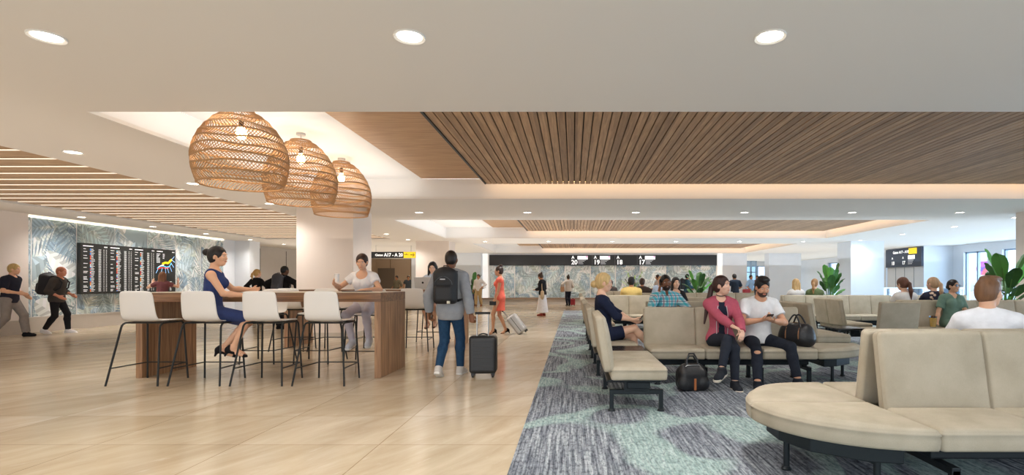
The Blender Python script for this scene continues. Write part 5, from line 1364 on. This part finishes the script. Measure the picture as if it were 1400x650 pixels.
mb_ = person('man in dark trousers standing at the back mural beside a red suitcase', (-.28,28.7,0),20,
  dict(handL=(-.30,.10,1.05),handR=(.22,.18,1.0),elbowL=(-.8,-.6,0),footL=(-.07,0,.08),footR=(.08,.03,.08)),dict(skin=SKM,hair=('bun',(40,32,28),.014,(0,-.04,.13)),top=('shirt',(212,206,198),1.8,.014,'crew'),bottom=('slim',(38,42,54)),shoes=('flat',(26,26,28)),face=False),.97,False,.0165)
t = thing('tote_bag','tan bag hanging from the man at the back mural','bag',(-.60,28.75,.92)); sdf_obj('bag_body',[rbox((0,0,.0),(.22,.14,.34),.05)],.016,mat('camel leather',(186,146,112),.7),t); q = MB(); q.tube(bez((-.07,0,.16),(.05,0,.62),(.07,0,.16),8),.012,5); q.build('strap', mat('camel leather',(186,146,112),.7), t, True)
suitcase('rolling_suitcase','red suitcase standing by the back leaf mural',(-.03,28.4,0),0,.26,.22,.34,M['red'],.30,small=True)
bb_ = person('man in a white shirt and khaki trousers carrying a blue bag near the back mural', (-5.12,28.4,0),168,
  dict(handR=(.26,.08,.86),handL=(-.28,.10,1.02),elbowL=(-.8,-.6,0),footL=(-.12,-.10,.08),footR=(.09,.14,.08)),dict(skin=SKM,hair=('short',(36,30,28)),top=('shirt',(232,228,226),1.9,.012,'collar'),bottom=('trousers',(186,160,118)),shoes=('flat',(120,76,50))),1.0,False,.0165)
t = thing('tote_bag','navy blue bag hanging from the hand of the man in khaki trousers','bag',bb_['w'](bb_['WR'])-Vector((0,0,.42))); sdf_obj('bag_body',[rbox((0,0,.0),(.44,.16,.40),.04)],.014,mat('navy canvas',(38,54,92),.7),t); q = MB(); q.tube(bez((-.1,0,.19),(0,0,.6),(.1,0,.19),8),.012,5); q.build('handle', mat('navy canvas',(38,54,92),.7), t, True)
# left hall
w1 = person('man with a large black backpack striding past the left leaf mural', (-12.75,13.0,0),-78,
  dict(pelvis=(0,0,.89),lean=(8,0,0),handR=(.26,.20,.95),handL=(-.26,.16,.98),footL=(-.07,.20,.08),footR=(.07,-.22,.11),toeR=(.05,1,-.35),head=(-4,6,0)),
  dict(skin=(206,140,112),hair=('short',(170,104,76),.006),top=('jacket',(70,66,64),1.6,.02,'crew'),bottom=('slim',(34,34,38)),shoes=('sneaker',(236,236,238))),.97,False,.0105)
backpack('large black backpack on the man striding past the left mural', w1, mat('black canvas',(30,31,36),.7), .34,.52,.24,.0,.011,False)
w0 = person('fair-haired man in a dark shirt walking at the far left edge', (-12.95,12.1,0),-75,
  dict(pelvis=(0,0,.88),lean=(6,0,0),handR=(.24,.30,1.02),handL=(-.26,.14,.95),footL=(-.08,.26,.09),footR=(.08,-.28,.12),toeR=(.05,1,-.4),head=(0,6,0)),
  dict(skin=SKT,hair=('short',(196,168,110),.014),top=('shirt',(40,42,54),.8,.014,'crew'),bottom=('trousers',(140,134,130)),shoes=('flat',(32,32,34))),1.0,False,.0105)
w2_ = person('woman in a plum t-shirt with long brown hair raising her arms at the flight board', (-11.55,14.8,0),10,
  dict(pelvis=(0,0,.90),handL=(-.36,.18,1.38),handR=(.30,.26,1.40),elbowL=(-1,-.1,-.6),elbowR=(1,.1,-.6),footL=(-.09,0,.08),footR=(.09,0,.08),pnL=(0,1,0),pnR=(-1,0,0),hdL=(0,.2,1),hdR=(0,.3,1)),
  dict(skin=SKL,hair=('long',(134,92,66),.014,.30),top=('shirt',(126,80,84),.55,.006,'crew'),bottom=('slim',(60,66,86)),shoes=('sneaker',(220,220,222)),face=False),.91,True,.0105)
w3_ = person('blonde woman in a black jacket seen from behind, left of the man in black', (-9.62,16.0,0),-8,
  dict(pelvis=(0,0,.90),handL=(-.27,.16,1.03),handR=(.27,.16,1.03),elbowL=(-1,-.5,-.2),elbowR=(1,-.5,-.2),head=(-28,0,0)),
  dict(skin=SKL,hair=('tail',(206,170,110),.012,.16),top=('jacket',(28,28,32),1.95,.01,'crew'),bottom=('slim',(30,30,34)),shoes=('flat',(24,24,26)),face=False),.97,True,.0115)
w4_ = person('man in a black coat with a dark bag on his back, behind the near table', (-7.87,14.2,0),-10,
  dict(pelvis=(0,0,.90),handL=(-.40,.10,1.02),handR=(.40,.10,1.02),elbowL=(-1,-.2,-.2),elbowR=(1,-.2,-.2),head=(-25,8,0),lean=(4,4,0)),
  dict(skin=SKD,hair=('buzz',(18,17,17),.006),top=('jacket',(26,26,30),1.95,.03,'crew'),bottom=('trousers',(30,30,34)),shoes=('flat',(24,24,26)),face=False),1.0,False,.011)
backpack('dark grey rucksack on the back of the man in the black coat', w4_, mat('slate nylon',(58,62,72),.6), .30,.52,.14,-.03,.011,False)
person('man in an olive shirt walking in the far corridor, left of the pair', (-11.4,34,0),160,dict(handL=(-.28,.05,.9),handR=(.3,.1,.92),footL=(-.08,.15,.08),footR=(.08,-.12,.1)),dict(skin=SKM,hair=('short',(40,34,30)),top=('shirt',(124,116,96),1.5,.015,'crew'),bottom=('trousers',(80,76,72)),shoes=('flat',(40,38,36))),1.0,False,.017)
person('man in a dark grey t-shirt in the far corridor, right of the pair', (-10.66,34,0),200,dict(handL=(-.28,.05,.9),handR=(.3,.02,.9),footL=(-.08,-.1,.08),footR=(.08,.1,.08)),dict(skin=SKM,hair=('short',(36,30,28)),top=('shirt',(78,84,90),.6,.015,'crew'),bottom=('trousers',(70,68,70)),shoes=('flat',(40,38,36))),1.0,False,.017)
# ------------------------------------------------------------------ people in the lounge
bl = person('blonde woman in a navy dress seated sideways at the carpet edge, phone in hand', (.44,7.28,.445),-88,
  dict(sit=1,pelvis=(0,-.02,.10),lean=(-3,0,0),head=(-10,4,0),handR=(.10,.36,.29),handL=(-.06,.38,.27),elbowR=(.5,-1,-.5),elbowL=(-.6,-1,-.4),
       footL=(-.03,.42,-.33),footR=(.0,.66,-.13),kneeL=(0,1,.6),kneeR=(-.1,.8,1),toeL=(0,1,-.1),toeR=(.1,.8,-.7),pnR=(-.6,0,.8),pnL=(.3,0,1),curlR=35,curlL=30),
  dict(skin=SKL,hair=('lowbun',(206,176,122),.016),top=('dress',(34,40,62),1.25,.002,'wide'),bottom=('seatskirt',(34,40,62),.62),shoes=('heel',(30,28,30))),1.03,True,.0065)
hc = bl['w'](bl['hcR']+bl['hdirR']*.05+bl['hpnR']*.03); phone('black phone in the hand of the blonde woman in navy', hc+Vector((0,0,.035)), bl['wd'](npv((-.3,.6,.5))), bl['wd'](npv((0,-.6,.8))))

pm = person('smiling man in a turquoise plaid shirt talking on his phone', (1.50,8.62,.445),182,
  dict(sit=1,pelvis=(0,0,.10),lean=(10,0,0),head=(0,2,6),handR=(.135,.20,.63),elbowR=(.45,1,-.6),handL=(-.10,.30,.30),elbowL=(-1,.2,-.4),footL=(-.15,.48,-.36),footR=(.15,.48,-.36),
       pnR=(-1,-.2,.1),hdR=(-.2,-.45,1),curlR=35,pnL=(.6,0,.8)),
  dict(skin=(132,88,64),hair=('buzz',(24,21,20),.006),top=('shirt',(90,190,206),1.95,.012,'collar','plaid'),bottom=('trousers',(60,66,84)),shoes=('sneaker',(60,62,66)),smile=1,beard=1,bcol=(50,38,33)),1.04,False,.0072)
phone('black phone held to the ear of the man in plaid', pm['w'](pm['HH'](.095,.01,-.01)), pm['wd'](npv((0,.45,-1))), pm['wd'](npv((1,0,0))))

gh = person('woman in a rose-red hoodie and black leggings with a long ponytail, legs crossed', (1.86,6.66,.445),172,
  dict(sit=1,pelvis=(0,0,.10),lean=(3,0,0),head=(52,-2,0),handR=(-.13,.44,.25),elbowR=(.9,-.3,-.5),handL=(-.20,.42,.215),elbowL=(-.9,-.4,-.5),
       footL=(-.10,.50,-.375),footR=(-.02,.66,-.22) if 0 else (.07,.62,-.20),kneeL=(-.1,1,.6),kneeR=(-.55,.7,1),toeL=(-.2,1,0),toeR=(.55,.9,-.25),hood=1,pnR=(-.4,.2,-1),hdR=(-.8,.5,-.3),pnL=(.3,.3,-1),hdL=(.2,.8,-.65),curlR=22,curlL=24,hem=-.10),
  dict(skin=(232,188,164),hair=('tail',(58,36,32),.014,.46,(.10,.06,0)),top=('hoodie',(180,88,106),1.95,.012,'open'),under=(38,42,58),bottom=('slim',(44,48,58),1.92),shoes=('sneaker',(44,46,52),(214,206,190))),.98,True,.0058)
q = MB(); ck = [gh['Nk']+npv((.052*math.cos(a),.012+.052*math.sin(a)-.0,.055+.012*math.sin(a)*-1)) for a in [2*PI*i/20 for i in range(20)]]; q.tube(ck,.006,5,closed=True); q.build('choker', mat('dark choker',(44,36,38),.5), gh['root'], True)
q = MB()
for sx in (-1,1): q.tube([gh['T_'](sx*.052,.135,.10),gh['T_'](sx*.066,.158,.0),gh['T_'](sx*.07,.15,-.12),gh['T_'](sx*.066,.14,-.26)],.005,5)
q.build('zip', mat('pale zip tape',(206,196,200),.5), gh['root'], True)

tm = person('man in a white t-shirt and ripped black jeans reading his phone on the bench', (2.36,6.72,.445),180,
  dict(sit=1,pelvis=(0,-.02,.10),lean=(10,0,0),head=(4,19,0),handR=(.07,.31,.36),elbowR=(1,-.3,-.6),handL=(-.07,.32,.35),elbowL=(-1,-.3,-.6),
       footL=(-.32,.46,-.365),footR=(.22,.60,-.375),kneeL=(-.55,1,.5),kneeR=(.05,1,.6),toeL=(-.3,1,0),toeR=(.25,1,0),pnR=(-.35,.1,.9),pnL=(.35,.1,.9),hdR=(-.75,.6,.25),hdL=(.75,.6,.2),curlR=38,curlL=38,rip='R',hem=-.06),
  dict(skin=(214,160,128),hair=('quiff',(22,20,22),.012),top=('shirt',(238,238,240),.62,.012,'crew'),bottom=('slim',(40,44,54),1.9,'denim'),shoes=('sneaker',(36,40,48),(110,112,118)),beard=1,bcol=(78,58,50)),.98,False,.0058)
phc = tm['w']((tm['hcR']+tm['hcL'])/2+npv((0,.03,.035))); phone('grey phone held in both hands by the man in the white t-shirt', phc, tm['wd'](npv((.1,.8,.35))), tm['wd'](npv((0,-.35,.9))))
duffel('black leather duffel with tan straps on the bench beside the man in the white t-shirt', (2.84,6.70,.45),R(-50),.35,.24,.31)
t = thing('soft_bag','black soft bag with a tan tab on the carpet beside the hoodie woman','bag',(1.37,6.12,.006),R(8))
lea = mat('black leather',(34,34,37),.38)
sdf_obj('bag_body',[rbox((0,0,.13),(.34,.24,.25),.07,k=.03),rc((-.07,0,.24),(.07,0,.24),.07,.07,.06),el((-.12,-.08,.09),(.07,.06,.08),None,.02),el((.12,-.08,.09),(.07,.06,.08),None,.02)],.009,lea,t)
q = MB(); q.tube([(-.075,-.03,.26),(-.06,-.02,.36),(-.03,0,.42),(.03,0,.42),(.06,-.02,.36),(.075,-.03,.26)],.011,8); q.build('handle', lea, t, True)
q = MB(); q.tube([(-.075,.04,.26),(-.05,.03,.34),(-.02,.02,.39),(.03,.02,.39),(.06,.03,.34),(.075,.04,.26)],.011,8); q.build('handle', lea, t, True)
q = MB(); q.bb((-.012,-.130,.02),(.012,-.118,.15)); q.build('tan_tab', mat('tan leather tab',(176,104,56),.6), t)
q = MB(); q.tube([(-.14,-.05,.24),(-.07,-.06,.295),(.07,-.06,.295),(.14,-.05,.24)],.005,6); q.build('zip', M['steel'], t, True)

ws = person('man in a white shirt and glasses seen from behind at the right edge', (3.17,4.0,.445),-24,
  dict(sit=1,pelvis=(0,0,.10),lean=(12,0,0),head=(-44,4,0),handR=(.16,.42,.22),handL=(-.16,.42,.22),elbowR=(1,-.4,-.5),elbowL=(-1,-.4,-.5),footL=(-.14,.46,-.36),footR=(.14,.46,-.36),pnR=(0,0,-1),pnL=(0,0,-1)),
  dict(skin=(222,176,146),hair=('quiff',(118,84,58),.009),top=('shirt',(238,240,246),1.4,.012,'collar'),bottom=('trousers',(86,92,110)),shoes=('sneaker',(120,122,128)),glasses='spec',fringe=1),.94,False,.0062)

gd = person('woman in a green v-neck dress and sunglasses leaning on her hand', (6.82,9.52,.445),178,
  dict(sit=1,pelvis=(0,0,.10),lean=(0,-4,0),head=(14,-2,0),handR=(.30,.06,.04),elbowR=(1,-.6,0),handL=(-.02,.30,.22),elbowL=(-1,-.4,-.3),footL=(-.10,.50,-.36),footR=(.10,.52,-.36),pnR=(0,0,-1),hdR=(.8,.5,-.05),curlR=6,pnL=(0,0,-1),hdL=(.8,.4,-.1)),
  dict(skin=SKT,hair=('bun',(30,24,24),.008,(0,-.10,-.02)),top=('dress',(112,140,126),.75,.014,'vee'),bottom=('seatskirt',(112,140,126),.98),shoes=('heel',(60,50,44)),glasses='sun',smile=1),.95,True,.0075)
t = thing('iced_tea_glass','tall glass of amber iced tea on the seat beside the woman in green','drink',(6.33,9.27,.462))
q = MB(); q.lathe([(.045,0),(.062,.20),(.060,.20),(.044,.01)],(0,0,0),24); q.build('tumbler', M['glass'], t, True)
q = MB(); q.lathe([(.042,.011),(.0555,.17),(.001,.17)],(0,0,0),24); q.build('tea', mat('glowing amber tea',(222,150,56),.2,emit=.4), t, True)  # glow put into the tea material to brighten it
q = MB(); rr_ = random.Random(3)
for i in range(5): q.box((rr_.uniform(-.03,.03),rr_.uniform(-.03,.03),.175+rr_.uniform(0,.02)),(.03,.03,.03),Matrix.Rotation(rr_.uniform(0,3),3,'Z') @ Matrix.Rotation(.5,3,'X'))
q.build('ice_cubes', mat('dark ice',(120,72,40),.2), t, bevel=.004)

def back_sitter(label, x, y, yaw, hair, top, sk=SKL, fem=True, s=1.0, head=(0,0,0), h=.010, lean=(0,0,0), face=False, under=None, seat=.445, hands=None):
    hands = hands or {}
    p = dict(sit=1,pelvis=(0,0,.10),lean=lean,head=head,handR=(.16,.40,.22),handL=(-.16,.40,.22),elbowR=(1,-.4,-.5),elbowL=(-1,-.4,-.5),footL=(-.12,.48,-.36),footR=(.12,.48,-.36),pnR=(0,0,-1),pnL=(0,0,-1)); p.update(hands)
    return person(label,(x,y,seat),yaw,p,dict(skin=sk,hair=hair,top=top,bottom=('slim',(64,68,82)),shoes=('flat',(40,40,44)),face=face),s,fem,h)
back_sitter('woman with a brown ponytail in a white top, seated with her back to the camera', 6.40,10.16,0,('tail',(98,62,48),.016,.30,(.03,0,0)),('shirt',(236,234,232),.5,.006,'wide'),head=(18,10,0),lean=(3,0,0))
back_sitter('woman with a blonde ponytail in a navy floral top, seated with her back turned', 6.98,10.20,-6,('tail',(190,158,126),.014,.26),('shirt',(38,42,62),.5,.008,'crew','floral'),head=(34,2,0))
back_sitter('woman with long blonde hair in white, seated facing the far windows', 5.96,14.1,4,('long',(212,176,122),.014,.26),('shirt',(232,228,226),1.8,.010,'crew'),h=.012)
back_sitter('woman with a honey braid in an olive top, seated facing the far windows', 6.46,14.1,-14,('tail',(168,126,84),.014,.24),('shirt',(104,118,82),1.8,.010,'crew'),head=(-26,0,0),h=.012)
back_sitter('man in a yellow shirt seated with his back to the camera', 1.55,14.1,0,('short',(30,27,27)),('shirt',(236,206,130),.9,.02,'crew'),sk=SKM,fem=False,head=(-16,0,0),h=.012,s=1.06)
back_sitter('man in a brown jacket raising a camera, seated with his back turned', 2.26,17.3,-20,('short',(70,52,44)),('jacket',(78,68,64),1.95,.02,'crew'),sk=SKM,fem=False,h=.0135,s=1.05,hands=dict(handR=(.30,.32,.46),elbowR=(1,-.3,-.5)))
back_sitter('man in a dark grey jacket seated far back near the blonde woman', 1.47,20.7,0,('short',(60,46,40)),('jacket',(88,82,82),1.95,.02,'crew'),sk=SKM,fem=False,h=.015)
bt = back_sitter('woman with long black hair in a black top, seated behind the man in plaid', 2.24,11.55,186,('long',(28,24,26),.012,.24),('blouse',(38,38,42),1.9,.008,'scoop'),sk=SKL,h=.0095,face=True,s=1.02)
back_sitter('grey-haired man in a pale blue shirt, half hidden behind the man in plaid', 2.22,13.6,-150,('short',(176,150,124)),('shirt',(188,206,232),1.9,.012,'crew'),sk=SKT,fem=False,h=.012,face=True) if 0 else None
person('sandy-haired man in pale blue behind the shoulder of the man in plaid', (2.42,14.6,0),150,dict(pelvis=(0,0,.78),handL=(-.28,.05,.8),handR=(.28,.1,.85)),dict(skin=SKT,hair=('short',(176,136,100)),top=('shirt',(190,208,234),1.9,.012,'crew'),bottom=('trousers',(80,86,100)),shoes=('flat',(60,52,46))),.9,False,.012)
person('dark-haired woman in a cream blouse standing in front of the back mural', (4.10,25.6,0),100,dict(handL=(-.2,.2,1.0),handR=(.2,.22,1.0)),dict(skin=SKM,hair=('long',(44,28,28),.014,.22),top=('blouse',(226,216,212),1.8,.01,'crew'),bottom=('slim',(150,60,60)),shoes=('flat',(60,40,36)),face=False),.96,True,.0155)
tb = person('man in a teal jacket wearing a dark backpack in front of the back mural', (5.35,24.8,0),-85,dict(handR=(.2,.3,1.05),handL=(-.22,.26,1.0),elbowR=(.6,-1,-.3)),dict(skin=SKM,hair=('short',(30,28,28)),top=('jacket',(62,98,116),1.9,.02,'crew'),bottom=('trousers',(52,62,86)),shoes=('flat',(40,38,38)),face=False),.97,False,.0155)
backpack('dark backpack on the man in the teal jacket', tb, mat('ink nylon',(34,36,44),.6), .32,.5,.2,.0,.014,False)
ks = person('man in a black t-shirt and white trousers standing with his back turned', (6.62,21.6,0),12,dict(handL=(-.24,.24,1.0),handR=(.22,.26,1.02),elbowL=(-1,-.5,-.2),elbowR=(1,-.5,-.2),head=(0,14,0)),dict(skin=SKM,hair=('short',(46,40,38)),top=('shirt',(46,52,62),.8,.018,'crew'),bottom=('trousers',(228,226,226)),shoes=('flat',(190,184,178)),face=False),.95,False,.0135)
t = thing('document_folder','dark folder held at the left side of the man in the black t-shirt','folder',ks['w'](ks['hcL'])); q = MB(); q.box((0,0,-.12),(.03,.28,.40),Matrix.Rotation(R(-14),3,'Y')); q.build('folder_cover', mat('dark green folder',(52,66,66),.6), t, bevel=.006); q = MB(); q.box((.02,0,-.12),(.012,.26,.38),Matrix.Rotation(R(-14),3,'Y')); q.build('paper_edge', M['text'], t)
person('man in a light blue shirt and khaki trousers talking at the bright far doorway', (10.1,30.0,0),-150,dict(handR=(.26,.12,.9),handL=(-.15,.32,1.2),elbowL=(-.8,-.4,-.6)),dict(skin=SKM,hair=('short',(40,36,34)),top=('shirt',(150,184,220),1.0,.014,'collar'),bottom=('trousers',(160,140,110)),shoes=('flat',(70,56,46))),.99,False,.0165)
person('man in a plum shirt standing right of the man in light blue, far doorway', (10.75,30.8,0),140,dict(handR=(.15,.3,1.2),handL=(-.26,.1,.9)),dict(skin=SKM,hair=('short',(40,34,32)),top=('shirt',(120,76,84),1.5,.014,'crew'),bottom=('trousers',(84,84,92)),shoes=('flat',(50,46,44))),.98,False,.017)
suitcase('rolling_suitcase','small red case beside the man in light blue at the far doorway',(9.75,29.7,.0),0,.40,.26,.84,M['red'],0,small=True)

# ------------------------------------------------------------------ light
w = bpy.data.worlds.new('daylight'); scene.world = w; w.use_nodes = True
nt = w.node_tree; bg = nt.nodes['Background']; bg.inputs[0].default_value = (.86,.93,1,1); bg.inputs[1].default_value = 3.2
tc = nt.nodes.new('ShaderNodeTexCoord'); sp = nt.nodes.new('ShaderNodeSeparateXYZ'); nt.links.new(tc.outputs['Generated'], sp.inputs[0])
cr = nt.nodes.new('ShaderNodeValToRGB'); e = cr.color_ramp.elements; e[0].position = .46; e[0].color = (.5,.5,.5,1); e[1].position = .56; e[1].color = (.88,.94,1,1)
mr = nt.nodes.new('ShaderNodeMapRange'); mr.inputs['From Min'].default_value = -1; nt.links.new(sp.outputs[2], mr.inputs['Value']); nt.links.new(mr.outputs[0], cr.inputs[0]); nt.links.new(cr.outputs[0], bg.inputs[0])
def spot(x, y, z, e_, col=(1,.93,.84), ang=150):
    l = bpy.data.lights.new('downlight_or_fill','SPOT'); l.energy = e_; l.spot_size = R(ang); l.spot_blend = 1; l.shadow_soft_size = .12; l.color = col  # serves the fitted downlights and the added fill spots
    o = bpy.data.objects.new('downlight_or_fill', l); C.objects.link(o); o.location = (x,y,z-.03)
for x, y, _, _ in DLS: spot(x, y, H, 180, (1,.955,.90) if x < -2 else ((1,.96,.92) if x < 6 else (.9,.95,1)))
for x in (.2,3.2,6.2,9.2):
    for y in (5.8,9.8,15.0,19.0): spot(x, y, 3.17, 75, (1,.97,.93))  # added spots inside the coffers, without fixtures, to brighten the lounge
for x in (-10,-3,4,11):           # the hall goes on behind the camera with the same lights
    for y in (.6,): spot(x, y, H, 120, (1,.93,.84) if x < 0 else (.96,.97,1))
for x in (-3.5,-.8,1.9,4.6,7.3): spot(x, YB-1.6, H, 110, (1,.97,.93), 165)      # added fill spots brightening the back mural
for y in (13.7,15.2,16.7,18.2,19.7): spot(XL+1.0, y, H, 40, (1,.96,.9), 165)
for x,y in ((9,26),(13,26),(13,34),(15,38),(7,27)): spot(x, y, H, 160, (.9,.95,1))  # added fill spots brightening the far right of the hall
for x,y in ((-10,26),(-12,30),(-10,35)): spot(x, y, H, 120, (1,.93,.84))
def area(loc, rot, sx, sy, e_, col):
    l = bpy.data.lights.new('window_light','AREA'); l.shape = 'RECTANGLE'; l.size = sx; l.size_y = sy; l.energy = e_; l.color = col  # serves the window daylight and the added ceiling fill
    o = bpy.data.objects.new('window_light', l); C.objects.link(o); o.location = loc; o.rotation_euler = rot
# daylight pouring in from outside the right-hand windows
area((XR+1.2,12,1.6),(0,R(90),0),2.4,24,2600,(.84,.92,1))
# added unseen fill panels facing up, brightening the white ceiling
for (x0,x1,y0,y1,e_,c_) in ((-13,-5,-2,22,170,(1,.91,.82)),(-4.8,4,-2,14,60,(1,.97,.94)),(4,16.5,-2,14,80,(.96,.98,1)),(-4.8,4,14,30,260,(1,.97,.94)),(4,17,14,41,620,(.86,.93,1)),(-13,-5,22,37,200,(1,.92,.82))):
    area(((x0+x1)/2,(y0+y1)/2,2.25),(PI,0,0),x1-x0,y1-y0,e_,c_)
area((-3.95,7.9,2.97),(PI,0,0),1.6,5.2,24,(1,.96,.92)); area((-4.0,17.1,2.97),(PI,0,0),1.5,5.6,14,(1,.97,.95))  # added unseen uplights whitening the left margins of two coffers
scene.view_settings.view_transform = 'Standard'; scene.view_settings.look = 'None'; scene.view_settings.exposure = 0.0
cy = scene.cycles
cy.use_denoising = True; cy.max_bounces = 8; cy.diffuse_bounces = 5; cy.glossy_bounces = 3; cy.transparent_max_bounces = 12; cy.sample_clamp_indirect = 4; cy.caustics_reflective = False; cy.caustics_refractive = False
try: cy.denoiser = 'OPENIMAGEDENOISE'
except Exception: pass
